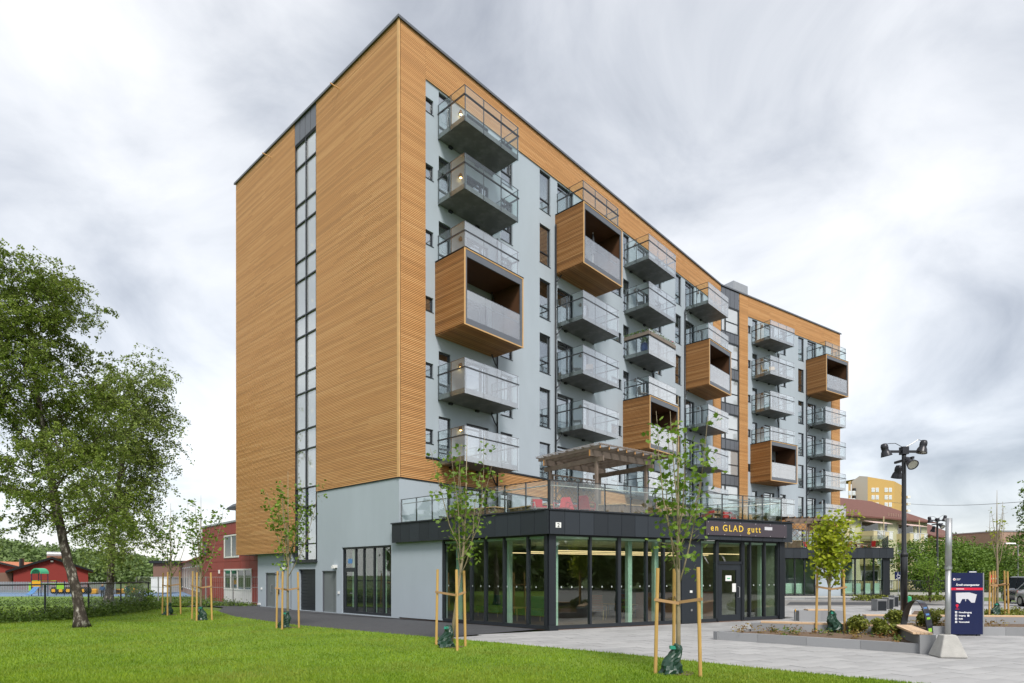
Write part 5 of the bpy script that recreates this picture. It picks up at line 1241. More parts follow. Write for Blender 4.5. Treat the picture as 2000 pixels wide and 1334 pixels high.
b = MB(); b.face([(.20+.045*math.cos(a), -.005, .93+.045*math.sin(a)) for a in [k*math.pi/6 for k in range(7)]]+[(.155, -.005, .925), (.20, -.005, .85), (.245, -.005, .925)]); b.build('map_pin', M_signred, NS)
b = MB(); b.box(.15, .26, -.005, 0, .815, .83); b.build('pin_caption', M_signred, NS)
for i, tx in enumerate(('Hovedinngang', 'Inngang', 'Kafé', 'Varemottak')):
    z = .70-.098*i; b = MB(); b.box(.14, .20, -.005, 0, z-.008, z+.055); ic = b.build('list_icon', M_signtext, NS); b = MB(); b.box(.16, .18, -.007, -.0055, z+.012, z+.035); b.build('icon_mark', M_navy, ic)
    lettering(tx, .066, M_signtext, NS, (.245, -.006, z), 0, bold=.0016)
b = MB(); b.box(.50, .56, -.005, 0, .594, .65); b.build('list_icon', M_signtext, NS)
# leaning steel pole in a concrete foot
PO = thing('steel_pole', 'galvanised steel pole standing in a tapered concrete foot', 'pole', tuple(G(1851, 1283)), R(-10))
b = MB(); b.loft([[(x*w_, y*w_, z) for x, y in ((-1, -1), (1, -1), (1, 1), (-1, 1))] for w_, z in ((.275, 0), (.28, .04), (.14, .49), (.115, .515))]); fo = b.build('concrete_foot', M_concl, PO)
bv = fo.modifiers.new('bevel', 'BEVEL'); bv.width = .025; bv.segments = 2
b = MB(); b.tube([(0, 0, .4), (.01, 0, 2.0)], .058, 12); b.tube([(.01, 0, 1.98), (.025, 0, 3.16)], .066, 12); b.build('tube', M_galv, PO, smooth=True); b = MB(); b.tube([(.01, 0, 2.0), (.01, 0, 2.06)], .078, 12); b.build('clamp', M_galv, PO)
# A-shaped pavement sign made of two bent panels
AS = thing('pavement_sign', 'arch shaped black pavement sign with picture panels beside the lamp post', 'sign', (11.95, 17.9, 0), R(12))
def bent(sgn, x0):
    rings = []
    for i in range(10):
        t_ = i/9; z = 1.12*math.sin(t_*math.pi/2); y = sgn*.34*(1-t_**1.8); hw = .26*(1-.5*max(0, t_-.8)/.2); rings.append([(-hw, y, z), (hw, y, z), (hw, y+.02*sgn, z+.004), (-hw, y+.02*sgn, z+.004)])
    return rings
AS.rotation_euler = (0, 0, R(40))
for sg_, nm in ((-1, 'panel'), (1, 'panel')):
    b = MB(); b.loft(bent(sg_, 0)); po_ = b.build(nm, M_black, AS)
    for (ta, tb_, mm) in ((.42, .62, M_playslide), (.12, .38, M_playlime)):
        q = []
        for t_ in (ta, tb_): q.append((1.12*math.sin(t_*math.pi/2), .34*(1-t_**1.8)))
        b = MB(); e_ = .024; b.face([(-.15, sg_*(q[0][1]+e_), q[0][0]), (.15, sg_*(q[0][1]+e_), q[0][0]), (.15, sg_*(q[1][1]+e_), q[1][0]), (-.15, sg_*(q[1][1]+e_), q[1][0])]); b.build('poster', mm, po_)
# black opener post, blue wheelchair sign, marker stake, green topped bollard
OPn = thing('opener_post', 'slim black door opener post in front of the cafe glazing', 'post', tuple(G(1468, 1205)), FANG); b = MB(); b.box(-.08, .08, -.06, .06, 0, 1.02); b.build('post', M_black, OPn); b = MB(); b.box(-.04, .04, -.066, -.061, .72, .95); b.build('button_plate', M_white, OPn)
WS = thing('wheelchair_sign', 'blue square wheelchair parking sign on a steel post', 'sign', (28.4, 44.5, 0), 0)
b = MB(); b.tube([(0, .03, 0), (0, .03, 1.9)], .03, 8); b.build('post', M_galv, WS); b = MB(); b.box(-.28, .28, -.01, .01, 1.52, 2.08); b.build('plate', M_navy, WS)
b = MB(); pts = [(.0+.13*math.cos(a), -.016, 1.76+.13*math.sin(a)) for a in [R(130+30*k) for k in range(8)]]; b.tube(pts, .018, 5); b.tube([(-.06, -.016, 1.97), (-.05, -.016, 1.82), (.08, -.016, 1.82), (.14, -.016, 1.68)], .022, 5); b.lathe([(.0, -.03), (.03, 0), (.0, .03)], 8, (-.06, -.016, 2.02)); b.build('wheelchair_symbol', M_signtext, WS)
b = MB(); b.box(-.2, .2, -.014, -.011, 1.55, 1.575); b.build('caption_line', M_signtext, WS)
MK = thing('marker_stake', 'thin grey marker stake with orange tip in the bed', 'stake', tuple(G(1553, 1214)), 0); b = MB(); b.tube([(0, 0, 0), (.01, 0, .40)], .014, 6); b.build('rod', M_galv, MK); b = MB(); b.tube([(.01, 0, .40), (.012, 0, .5)], .02, 6); b.build('tip', M_playyel, MK)
BO = thing('bollard', 'white bollard with green top next to the near lamp post', 'bollard', (17.9, 27.3, 0), 0); b = MB(); b.lathe([(.09, 0), (.09, .62), (.08, .64)], 10); b.build('body', M_white, BO); b = MB(); b.lathe([(.095, .64), (.095, .86), (.03, .9)], 10); b.build('top', M_playgreen, BO)
gr = MB(); gr.box(16.4, 17.7, 17.2, 17.5, .005, .02); tag(gr.build('drain_grate', M_steel), 'dark drain grate in the paving at the right edge', 'drain')

# ================================================================ left: fences, playground, houses
MF = thing('mesh_fence', 'dark steel mesh fence along the lawn at the left', 'fence', (0, 0, 0), 0)
fpts = [G(-60, 1221), f1, f2, f3, f4]; pm = MB(); pm.tube([(0, 0, -.05), (0, 0, 1.47)], .035, 8); pme = pm.mesh('post', M_steel)
for p in fpts: put('post', pme, MF, (p.x, p.y, 0))
rl = MB(); rl.tube([Vector((p.x, p.y, 1.47)) for p in fpts], .03, 6); rl.build('top_rail', M_steel, MF)
ms = MB()
for i in range(len(fpts)-1):
    a, b = Vector((fpts[i].x, fpts[i].y)), Vector((fpts[i+1].x, fpts[i+1].y)); L_ = (b-a).length; n_ = int(L_/.11)
    for k in range(n_+14):
        for sg_ in (1, -1):
            s0 = k*.11-1.45 if sg_ > 0 else k*.11; q = [(s0+1.42*u*sg_, .04+1.42*u) for u in (0, 1)]; q = [(max(0, min(L_, s)), z) for s, z in q]
            if abs(q[0][0]-q[1][0]) < .1: continue
            z_a = .04+abs(q[0][0]-s0); z_b = .04+abs(q[1][0]-s0); pa = a.lerp(b, q[0][0]/L_); pb_ = a.lerp(b, q[1][0]/L_)
            ms.bar((pa.x, pa.y, z_a), (pb_.x, pb_.y, z_b), .004)
stuff(ms.build('wire_mesh', M_galv, MF))
GF = thing('panel_fence', 'light grey steel panel fence in front of the red building', 'fence', (0, 0, 0), 0)
gp = [Vector((-24.5, 39.5, 0)), Vector((-21.6, 37.0, 0)), Vector((-18.6, 36.8, 0)), Vector((-16.9, 36.7, 0)), Vector((-15.2, 36.6, 0))]
pm = MB(); pm.tube([(0, 0, -.05), (0, 0, 1.75)], .04, 8); pme = pm.mesh('post', M_galv)
for p in gp: put('post', pme, GF, p)
for i in range(len(gp)-1):
    r_ = MB(); 
    for z in (.2, 1.1, 1.72): r_.bar(gp[i]+Vector((0, 0, z)), gp[i+1]+Vector((0, 0, z)), .025)
    r_.build('rail', M_galv, GF); v_ = MB(); n_ = int((gp[i+1]-gp[i]).length/.12)
    for k in range(n_): p = gp[i].lerp(gp[i+1], k/n_); v_.bar(p+Vector((0, 0, .2)), p+Vector((0, 0, 1.72)), .006)
    stuff(v_.build('wire_infill', M_galv, GF))
def gabled(name, label, x0, x1, Y, yb, he, hr, m, roofm, group=None, ovh=.5):
    t = thing(name, label, 'house', (x0, Y, 0), 0, group); w_ = x1-x0; b = MB()
    b.box(0, w_, 0, yb, 0, he); b.face([(0, 0, he), (w_, 0, he), (w_/2, 0, hr)]); b.face([(0, yb, he), (w_, yb, he), (w_/2, yb, hr)]); b.build('wall', m, t)
    for sg_, nm in ((0, 'roof'), (1, 'roof')):
        r_ = MB(); k = (hr-he)/(w_/2); xa = -ovh if sg_ == 0 else w_+ovh; za = he-k*ovh
        r_.loft([[(xa, y, za+.02), (w_/2, y, hr+.02), (w_/2, y, hr+.2), (xa, y, za+.2)] for y in (-.4, yb+.4)]); ro = r_.build(nm, roofm, t)
        f = MB(); f.loft([[(xa, y, za-.02), (w_/2, y, hr-.02), (w_/2, y, hr+.24), (xa, y, za+.24)] for y in (-.46, -.402)]); f.build('barge_board', M_black, ro)
    return t, w_
hx0, hx1 = D(26, 0, 72).x, D(166, 0, 72).x
RH, hw_ = gabled('red_house', 'low red timber house with orange tiled gable roof behind the playground', D(26, 0, 70).x, D(26, 0, 70).x+7.1, 70, 13, 2.35, 3.75, M_redhouse, M_tile, ovh=.7)
RH.rotation_euler = (0, 0, R(38.5))
b = MB(); b.box(-1.8, -.1, .6, 6, 0, 2.1); b.build('side_annex', M_brick, RH)
b = MB(); b.lathe([(.25, 0), (.25, 1.0), (.3, 1.05)], 10, (.7, 5, 2.8)); b.build('chimney', M_black, RH); b = MB(); b.tube([(3.2, 8, 4.4), (5.2, 8, 4.4)], .45, 12); b.build('vent_duct', M_galv, RH)
b = MB(); b.lathe([(.0, 0), (.14, .03), (.14, .18), (.0, .2)], 10, (hw_/2, -.1, 3.35)); b.build('gable_lamp', M_white, RH)
x_ = D(-20, 0, 74).x
T3, _ = gabled('red_house', 'second orange roofed house cut by the left edge', x_-9, x_+1.2, 80, 8, 2.2, 3.4, M_redhouse, M_tile)
# red panelled two storey building
ra, rb_ = Vector((-23.2, 45.4)), Vector((-15.4, 37.0)); ang_r = math.atan2((rb_-ra).y, (rb_-ra).x); RL = (rb_-ra).length
RB = thing('red_panel_building', 'red panelled two storey building with white windows behind the saplings', 'building', (ra.x, ra.y, 0), ang_r); RF = Fr((0, 0), 0)
b = MB(); b.box(0, RL, 0, 9, 0, 5.35); b.build('wall', M_redhouse, RB)
def spx(px):  # along the red front from a photo column
    k = (px-CX)/FPX; u = (rb_-ra).normalized(); return (k*ra.y-ra.x)/(u.x-k*u.y)
s1, s2, s3, s4 = spx(439), spx(464), spx(439.5), spx(493)
zr = [0.0, 1.0, 1.62, 2.42, 3.3, 4.2, 5.0, 5.36]; zr = [0, 1.32, 2.1, 2.75, 3.95, 4.6, 5.36]; wins = [(s1, s1+2.9, 3.0, 4.55), (s1, s1+5.2, .85, 2.25)]
nn = 7
for j in range(len(zr)-1):
    for i in range(nn):
        a, b_ = i*RL/nn+.012, (i+1)*RL/nn-.012; c, e_ = zr[j]+.012, zr[j+1]-.012
        sub = [(a, b_, c, e_)]
        for (wa, wb_, wc, we) in wins:
            new = []
            for (A_, B_, C_, E_) in sub:
                if B_ <= wa or A_ >= wb_ or E_ <= wc or C_ >= we: new.append((A_, B_, C_, E_)); continue
                if A_ < wa: new.append((A_, wa, C_, E_))
                if B_ > wb_: new.append((wb_, B_, C_, E_))
                lo, hi = max(A_, wa), min(B_, wb_)
                if C_ < wc: new.append((lo, hi, C_, wc))
                if E_ > we: new.append((lo, hi, we, E_))
            sub = new
        for (A_, B_, C_, E_) in sub:
            if B_-A_ > .05 and E_-C_ > .05: p = MB(RF); p.box(A_, B_, .004, .03, C_, E_); p.build('facade_panel', M_redpanel, RB)
p = MB(RF); p.box(s1-.02, s1+5.2, .032, .05, 0, .85); p.build('white_base', M_white, RB)
for (wa, wb_, wc, we) in wins:
    f = MB(RF); n_ = 2 if wb_-wa < 3 else 4; t_ = .10
    f.box(wa, wb_, .0, .07, we-t_, we); f.box(wa, wb_, .0, .07, wc, wc+t_)
    for i in range(n_+1): x = wa+i*(wb_-wa-t_)/n_; f.box(x, x+t_, .0, .065, wc+t_, we-t_)
    fo = f.build('window', M_white, RB); p = MB(RF); p.box(wa+.05, wb_-.05, .006, .02, wc+.05, we-.05); p.build('pane', mat('office_glass_%d' % n_, (.03, .05, .04), .04, spec=1.0), fo)
f = MB(RF); f.box(.45, 1.05, .03, .05, 3.3, 4.3); f.build('window', M_dark, RB)
b = MB(RF); b.box(-.1, RL+.1, -9.1, .08, 5.36, 5.48); b.build('roof_coping', M_galv, RB)
vs = spx(446); b = MB(RF); b.box(vs-.4, vs+3, -2.6, -.6, 5.4, 6.35); b.build('roof_vent', M_dark, RB); b = MB(RF); b.loft([[RF.p(vs-.9+i_, -3.0+j_, z) for i_, j_ in ((0, 0), (4.2, 0), (4.2, 2.8), (0, 2.8))] for z in (6.35, 6.5)]+[[RF.p(vs-.6+i_, -2.7+j_, 6.75) for i_, j_ in ((0, 0), (3.6, 0), (3.6, 2.2), (0, 2.2))]]); b.build('vent_hood', M_dark, RB)
p = MB(RF); p.box(spx(430)-.06, spx(430)+.06, .03, .12, 1.95, 2.2); p.build('wall_lamp', M_white, RB)
# brown brick wing and long low wing behind
LW = thing('brick_wing', 'pinkish low wing with a row of white windows beside the red panelled building', 'building', (-23.9, 46.5, 0), 0)
dv = Vector((-36.5, 67)) - Vector((-23.9, 46.5)); WFr = Fr((0, 0), math.atan2(dv.y, dv.x)+math.pi); WL = dv.length
wq = Fr((dv.x, dv.y), math.atan2(-dv.y, -dv.x)); b = MB(wq); b.box(0, WL, -7, 0, 0, 3.1); b.build('wall', M_brick2, LW); b = MB(wq); b.loft([[wq.p(s, -7.3, 3.1), wq.p(s, .4, 3.1), wq.p(s, -3, 4.4)] for s in (-.3, WL+.3)]); b.build('roof', M_tile, LW)
for i in range(9):
    s = 1+i*2.6; f = MB(wq); f.box(s, s+1.3, .0, .05, .5, 2.6); fo = f.build('window', M_white, LW); p = MB(wq); p.box(s+.12, s+1.18, .05, .056, .6, 2.5); p.build('pane', M_carglass, fo)
BB = thing('brick_school', 'flat roofed brown brick building behind the sparse saplings', 'building', tuple(D(299, 1122, 66)*Vector((1, 1, 0))), 0)
wB = D(368, 0, 66).x-D(299, 0, 66).x; b = MB(); b.box(0, wB, 0, 8, 0, 3.1); b.build('wall', M_brick, BB); b = MB(); b.box(-.3, wB+.3, -.3, 8.2, 3.1, 3.38); b.build('roof_edge', M_dark, BB); b = MB(); b.box(wB*.52, wB, -.03, -.004, .2, 1.5); b.build('dark_opening', M_dark, BB)
WHT = thing('white_container', 'white corrugated container in front of the brown brick building', 'container', tuple(D(295, 1122, 60)*Vector((1, 1, 0))), 0); b = MB(); w_ = D(328, 0, 60).x-D(295, 0, 60).x
for i in range(16): b.box(i*w_/16, (i+1)*w_/16, -.02*(i % 2), 2, .1, 1.55)
b.build('body', M_white, WHT); b = MB(); b.box(-.04, w_+.04, -.06, 2.04, 1.55, 1.65); b.build('lid', M_white, WHT)
tt = D(195, 0, 150); 
# playground
PT = thing('play_tower', 'playground tower with green arched roof and blue slide', 'play tower', tuple(G(71, 1164)*Vector((1, 1, 0))), 0); Yp = G(71, 1164).y
PT.scale = (.55, .6, .78)
for x in (-.75, .75):
    for y in (0, 1.3):
        b = MB(); b.tube([(x, y, 0), (x, y, 2.55)], .06, 8); b.build('post', M_navy, PT)
b = MB(); rgs = [[(.85*math.cos(a), y, 2.5+.62*math.sin(a)) for a in [math.pi*k/8 for k in range(9)]]+[(.72*math.cos(a), y, 2.5+.5*math.sin(a)) for a in [math.pi*(8-k)/8 for k in range(9)]] for y in (-.1, 1.4)]; b.loft(rgs); b.build('arched_roof', M_playgreen, PT)
b = MB(); b.box(-.72, .72, -.03, .03, 1.05, 1.65); b.build('panel', M_playyel, PT); b = MB(); b.box(-.8, .8, 0, 1.3, .98, 1.04); b.build('platform', M_navy, PT); b = MB(); b.loft([[(-.35, y, z), (.55, y, z), (.55, y, z+.05), (-.35, y, z+.05)] for y, z in ((-.1, 1.0), (-1.0, .35), (-1.6, .15))]); b.build('slide', M_playslide, PT)
b = MB(); b.box(-1.2, -.85, -.02, .02, .6, 1.4); b.build('side_panel', M_playlime, PT)
PB2 = thing('climbing_frame', 'lime green climbing frame with rails right of the play tower', 'play frame', tuple(G(118, 1163)*Vector((1, 1, 0))), 0)
PB2.scale = (.6, .6, .75)
for x in (-.6, .6):
    b = MB(); b.tube([(x, 0, 0), (x, 0, 1.75)], .06, 8); b.build('post', M_navy, PB2)
b = MB(); b.box(-.55, .55, -.03, .03, .75, 1.45); b.build('panel', M_playlime, PB2)
b = MB(); b.bar((-4.2, 0, 1.75), (-.6, 0, 1.75), .06); b.bar((-4.2, 0, 1.4), (-.6, 0, 1.4), .06); b.build('rail', M_playlime, PB2)
TR = thing('tyre_bench', 'long black play bench with yellow squares beside the birch trunk', 'play bench', tuple(G(100, 1161)*Vector((1, 1, 0))), 0)
b = MB(); b.tube([(0, 0, .38), (.15, 0, .38), (3.6, 0, .38), (3.75, 0, .38)], [.1, .33, .33, .1], 12); b.build('body', M_tyre, TR)
for i in range(5): b = MB(); b.box(.3+i*.68, .62+i*.68, -.36, -.32, .24, .52); b.build('yellow_square', M_playyel, TR)
for i, (px, py, m, lb) in enumerate(((182, 1160, M_playyel, 'yellow play block lying on the blue rubber ground near the birch'), (228, 1160, M_red, 'red play block left of the yellow one beyond the fence'), (232, 1160, M_playyel, 'yellow play block right of the red one beyond the fence'), (256, 1158, M_playyel, 'yellow and small play block farther right beyond the fence'))):
    t = thing('play_block', lb, 'play block', tuple(G(px, py)*Vector((1, 1, 0))), 0, 'play blocks'); b = MB(); b.loft([[(x*w_, y*w_*.6, z) for x, y in ((-1, -1), (1, -1), (1, 1), (-1, 1))] for w_, z in ((.42, 0), (.5, .12), (.5, .4), (.4, .5))]); b.build('body', m, t)
PFn = thing('picket_fence', 'grey low picket fence in front of the red house', 'fence', (0, 0, 0), 0); a_, b_ = Vector((-56, 62, 0)), Vector((-38, 58, 0))
r_ = MB(); r_.bar(a_+Vector((0, 0, .3)), b_+Vector((0, 0, .3)), .06); r_.bar(a_+Vector((0, 0, 1.0)), b_+Vector((0, 0, 1.0)), .06); r_.build('rail', M_galv, PFn); v_ = MB(); v_.box(-.05, .05, -.015, .015, .05, 1.15); pk = v_.mesh('picket', M_galv)
for k in range(90): put('picket', pk, PFn, a_.lerp(b_, k/89))
# children at play, each one skinned figure
def figure(label, base, h, jacket, legs_m, pose, rz=0.0):
    t = thing('person', label, 'person', base, rz, 'children in the playground')
    def skin(name, verts, edges, rad, m, root=0):
        me = bpy.data.meshes.new(name); me.from_pydata([tuple(Vector(v)*h) for v in verts], edges, []); o = bpy.data.objects.new(name, me); COL.objects.link(o)
        md = o.modifiers.new('skin', 'SKIN'); ss = o.modifiers.new('sub', 'SUBSURF'); ss.levels = ss.render_levels = 1
        for i, r_ in enumerate(rad): me.skin_vertices[0].data[i].radius = (r_*h, r_*h)
        me.skin_vertices[0].data[root].use_root = True; dg = bpy.context.evaluated_depsgraph_get(); dg.update()
        m2 = bpy.data.meshes.new_from_object(o.evaluated_get(dg)); bpy.data.objects.remove(o); m2.materials.clear(); m2.materials.append(m); return put(name, m2, t)
    k = pose
    v = [(0, 0, .50), (0, -.01*k, .62), (0, -.02*k, .76), (0, -.03*k, .86), (0, -.04*k, .93), (.11, -.02*k, .77), (.15, .08*k, .62), (.14, -.06*k, .50), (-.11, -.02*k, .77), (-.15, -.10*k, .63), (-.13, -.2*k, .56),
         (.055, 0, .46), (.06, -.14*k, .27), (.06, -.06*k, .05), (.06, -.12*k, .02), (-.055, 0, .46), (-.06, .08*k, .26), (-.06, .24*k, .12), (-.06, .2*k, .05)]
    e_ = [(0, 1), (1, 2), (2, 3), (3, 4), (2, 5), (5, 6), (6, 7), (2, 8), (8, 9), (9, 10), (0, 11), (11, 12), (12, 13), (13, 14), (0, 15), (15, 16), (16, 17), (17, 18)]
    skin('body', v, e_, [.085, .085, .08, .045, .055, .045, .036, .026, .045, .036, .026, .062, .048, .034, .03, .062, .048, .034, .03], legs_m)
    skin('jacket', [(0, 0, .49), (0, -.01*k, .62), (0, -.02*k, .77), (.11, -.02*k, .78), (.152, .08*k, .62), (.145, -.03*k, .53), (-.11, -.02*k, .78), (-.152, -.10*k, .63), (-.135, -.17*k, .575)], [(0, 1), (1, 2), (2, 3), (3, 4), (4, 5), (2, 6), (6, 7), (7, 8)], [.10, .098, .09, .058, .046, .038, .058, .046, .038], jacket)
    hd = MB(); hd.lathe([(.0, -.075), (.042, -.06), (.06, -.02), (.064, .02), (.05, .06), (.0, .078)], 12); ho = put('head', hd.mesh('head', M_skin, True), t, (0, -.045*k*h, .925*h)); ho.scale = (h, h*1.1, h*1.15)
    hr_ = MB(); hr_.lathe([(.068, .0), (.069, .025), (.055, .066), (.0, .085)], 12); hr_.build('hair', M_hair, ho, loc=(0, .012, 0)); 
    for x in (-.022, .022): q = MB(); q.lathe([(0, -.006), (.007, 0), (0, .006)], 6); q.build('eye', M_black, ho, loc=(x, -.056, .0))
    q = MB(); q.lathe([(0, -.012), (.009, -.004), (0, .014)], 6); q.build('nose', M_skin, ho, loc=(0, -.064, -.016))
g0 = G(250, 1173); figure('child in teal jacket and dark trousers running beside the birch trunk', Vector((g0.x, g0.y, 0)), 1.22, M_teals, M_navyc, 1.0, R(70))
g0 = G(200, 1168); figure('child in blue jacket standing on the blue rubber ground', Vector((g0.x, g0.y, 0)), 1.1, M_bluej, M_navyc, .25, R(30))
g0 = G(246, 1167); figure('child in white top crouching near the red play block', Vector((g0.x, g0.y, 0)), .95, M_white, M_navyc, .5, R(-40))

# ================================================================ right: houses, tower, cars
def hip_house(name, label, x1, Y1, x2, Y2, he, hr, depth, wm, roofm, nbal, group=None, fl=3):
    a = Vector((x1, Y1)); b_ = Vector((x2, Y2)); L_ = (b_-a).length; t = thing(name, label, 'house', (a.x, a.y, 0), math.atan2((b_-a).y, (b_-a).x), group); F = Fr((0, 0), 0)
    w = MB(); w.box(0, L_, 0, depth, 0, he); w.build('wall', wm, t)
    r_ = MB(); o_ = .7; e1_ = [(-o_, -o_, he), (L_+o_, -o_, he), (L_+o_, depth+o_, he), (-o_, depth+o_, he)]; rd_ = [(-o_, depth/2, hr), (L_-depth*.45, depth/2, hr)]
    r_.face([e1_[0], e1_[1], rd_[1], rd_[0]]); r_.face([e1_[1], e1_[2], rd_[1]]); r_.face([e1_[2], e1_[3], rd_[0], rd_[1]]); r_.face([e1_[3], e1_[0], rd_[0]]); r_.face([(p[0], p[1], p[2]-.02) for p in reversed(e1_)]); ro = r_.build('roof', roofm, t)
    g = MB(); g.box(-o_, L_+o_, -o_-.12, -o_, he-.14, he+.02); g.build('gutter', M_redroof, ro)
    for gi in range(2):
        sgd = MB()
        for k in range(9): x = L_*(.15+.45*gi)+k*.55; sgd.box(x, x+.12, -o_+.5, -o_+.55, he+.35, he+.75)
        stuff(sgd.build('snow_guard', M_brick2, ro))
    fh = he/fl
    for k in range(fl):
        z = k*fh
        for i in range(nbal):
            x0 = L_*(i+.08)/nbal; bw = L_*.52/nbal
            s_ = MB(); s_.box(x0, x0+bw, -1.5, 0, z+.05, z+.2); bo = s_.build('balcony', M_cream, t)
            for q in range(5):
                p = MB(); p.box(x0+q*bw/5+.03, x0+(q+1)*bw/5-.03, -1.54, -1.5, z+.2, z+1.15); p.build('balustrade_panel', M_cream if q in (0, 3) else M_gmilksky2, bo)
            p = MB(); p.box(x0-.03, x0, -1.5, 0, z+.2, z+1.15); p.build('side_panel', M_cream, bo); p = MB(); p.box(x0-.04, x0+bw+.04, -1.58, -1.46, z+1.16, z+1.22); p.build('rail', M_white, bo)
            p = MB(); p.box(x0+.2, x0+bw-.3, -.03, -.004, z+.25, z+fh-.5); wo = p.build('window', M_white, t); p = MB(); p.box(x0+.35, x0+bw-.45, -.04, -.031, z+.9, z+fh-.6); p.build('pane', M_carglass, wo)
            if k == fl-1 or (i+k) % 2 == 0:
                p = MB(); p.loft([[(x, -.05, z+fh-.35), (x, -1.5, z+fh-.75), (x, -1.5, z+fh-.80), (x, -.05, z+fh-.42)] for x in (x0, x0+bw)]); p.build('awning', M_awning, t)
            xw = x0+bw+.7; p = MB(); p.box(xw, xw+1.0, -.02, -.004, z+.9, z+fh-.5); wo = p.build('window', M_frame, t); p = MB(); p.box(xw+.1, xw+.9, -.03, -.021, z+1.0, z+fh-.6); p.build('pane', M_carglass, wo)
        for i in range(nbal): p = MB(); p.bar((L_*(i+.08)/nbal+.1+L_*.26/nbal, -1.52, z), (L_*(i+.08)/nbal+.1+L_*.26/nbal, -1.52, z+fh), .08); p.build('balcony_post', M_cream, t)
    return t
hip_house('terrace_house', 'pale green house with cream balconies and brown red hipped roof behind the far pavilion', 33.0, 66.0, 53.8, 78.5, 8.6, 11.6, 9.5, M_yhouse, M_redroof, 3, 'balcony houses')
hip_house('terrace_house', 'yellow house with brown red hipped roof farther right behind the bushes', 66.0, 96.0, 84.0, 112.0, 8.0, 11.2, 9.5, M_yhouse2, M_redroof, 3, 'balcony houses')
YT = 225.0
def tx(px): return (px-CX)/FPX*YT
TW = thing('tower_block', 'ochre high rise with grey stair shaft far behind the roofs', 'building', (tx(1694), YT, 0), 0); x0 = tx(1694); zt_ = EYE+(HY-931)/FPX*YT; zt2 = EYE+(HY-940)/FPX*YT
b = MB(); wd = tx(1747)-x0; wr = tx(1769)*241/225-x0
b.face([(0, 0, 0), (wd, 0, 0), (wd, 0, zt2), (0, 0, zt_)]); b.face([(wd, 0, 0), (wr, 16, 0), (wr, 16, zt2), (wd, 0, zt2)]); b.face([(0, 0, zt_), (wd, 0, zt2), (wr, 16, zt2), (-4, 16, zt_)]); b.build('wall', M_ytower, TW)
b = MB(); g0_ = tx(1672)-x0; b.face([(g0_, 3, 0), (0, -.2, 0), (0, -.2, zt_), (g0_*.5, 1.4, zt_+.5), (g0_, 3, zt_-1.3)]); b.build('stair_shaft', M_gtower, TW)
b = MB(); g1_ = tx(1600)-x0; b.face([(g1_, -3, 0), (g0_, 3.5, 0), (g0_, 3.5, zt_-1.0), (g1_+9.7, -2, zt_-2.4), (g1_+9.7, -2, zt_-9), (g1_, -3, zt_-9)]); b.build('left_wing', M_ytower, TW)
for r_ in range(12):
    zc = EYE+(HY-957-14.4*r_)/FPX*YT
    if zc < 2: break
    for px in (1705, 1713, 1730.5, 1738.5):
        x = tx(px)-x0; p = MB(); p.box(x-.58, x+.58, -.12, -.01, zc-.8, zc+.8); wo = p.build('window', M_white, TW); p = MB(); p.box(x-.45, x+.45, -.15, -.125, zc-.65, zc+.65); p.build('pane', M_panes, wo)
    for px in (1650.5, 1657.5):
        x = tx(px)-x0; z_ = zc-1.6; p = MB(); p.box(x-.58, x+.58, -3.4, -3.0, z_-.8, z_+.8); wo = p.build('window', M_white, TW); p = MB(); p.box(x-.45, x+.45, -3.5, -3.42, z_-.65, z_+.65); p.build('pane', M_panes, wo)
    x = tx(1674.5)-x0; p = MB(); p.box(x-.4, x+.4, 1.6, 2.6, zc-.3, zc+.9); p.build('window', M_dark, TW)
    x = wd+(wr-wd)*.62; p = MB(); p.box(x-.25, x+.25, 9.2, 9.8, zc-.8, zc+.8); p.build('window', M_white, TW)
    p = MB(); p.box(wr+.1, wr+1.3, 15, 17, zc-1.1, zc-.2); p.build('balcony', M_white, TW)
BR = thing('brick_hall', 'windowless pinkish brick building at the right edge behind the trees', 'building', (D(1954, 0, 95).x, 95, 0), R(8)); b = MB(); b.box(0, 30, 0, 14, 1.9, 8.6); b.build('wall', M_brick2, BR); b = MB(); b.box(0, 30, .4, 14, 0, 1.88); b.build('dark_base', M_dark, BR); b = MB(); b.box(-.1, 30.1, -.1, 14.1, 8.6, 8.8); b.build('roof_edge', M_galv, BR)
# railing beyond the plaza
RA = thing('steel_railing', 'long upright bar railing on a low wall beyond the plaza', 'railing', (0, 0, 0), 0); a_, b_ = Vector((28.5, 52.5, 0)), Vector((45, 51, 0))
b = MB(); b.bar(a_+Vector((0, 0, .1)), b_+Vector((0, 0, .1)), .35, .5); b.build('base_wall', M_concl, RA); b = MB(); b.bar(a_+Vector((0, 0, 1.35)), b_+Vector((0, 0, 1.35)), .06); b.bar(a_+Vector((0, 0, .45)), b_+Vector((0, 0, .45)), .05); b.build('rail', M_steel, RA)
v_ = MB(); v_.box(-.012, .012, -.012, .012, .45, 1.33); me = v_.mesh('bar', M_steel)
for k in range(120): put('bar', me, RA, a_.lerp(b_, k/119))
SLm = thing('street_lamp', 'slim grey street lamp with flat head at the right edge', 'street lamp', tuple(D(1988, 1122, 62)*Vector((1, 1, 0))), 0); b = MB(); b.tube([(0, 0, 0), (0, 0, 4.9), (-.4, 0, 5.0)], .06, 8); b.build('pole', M_galv, SLm); b = MB(); b.loft([[(x, y*.15, 5.0+z) for y, z in ((-1, 0), (1, 0), (.6, .12), (-.6, .12))] for x in (-1.3, -.3)]); b.build('head', M_white, SLm)
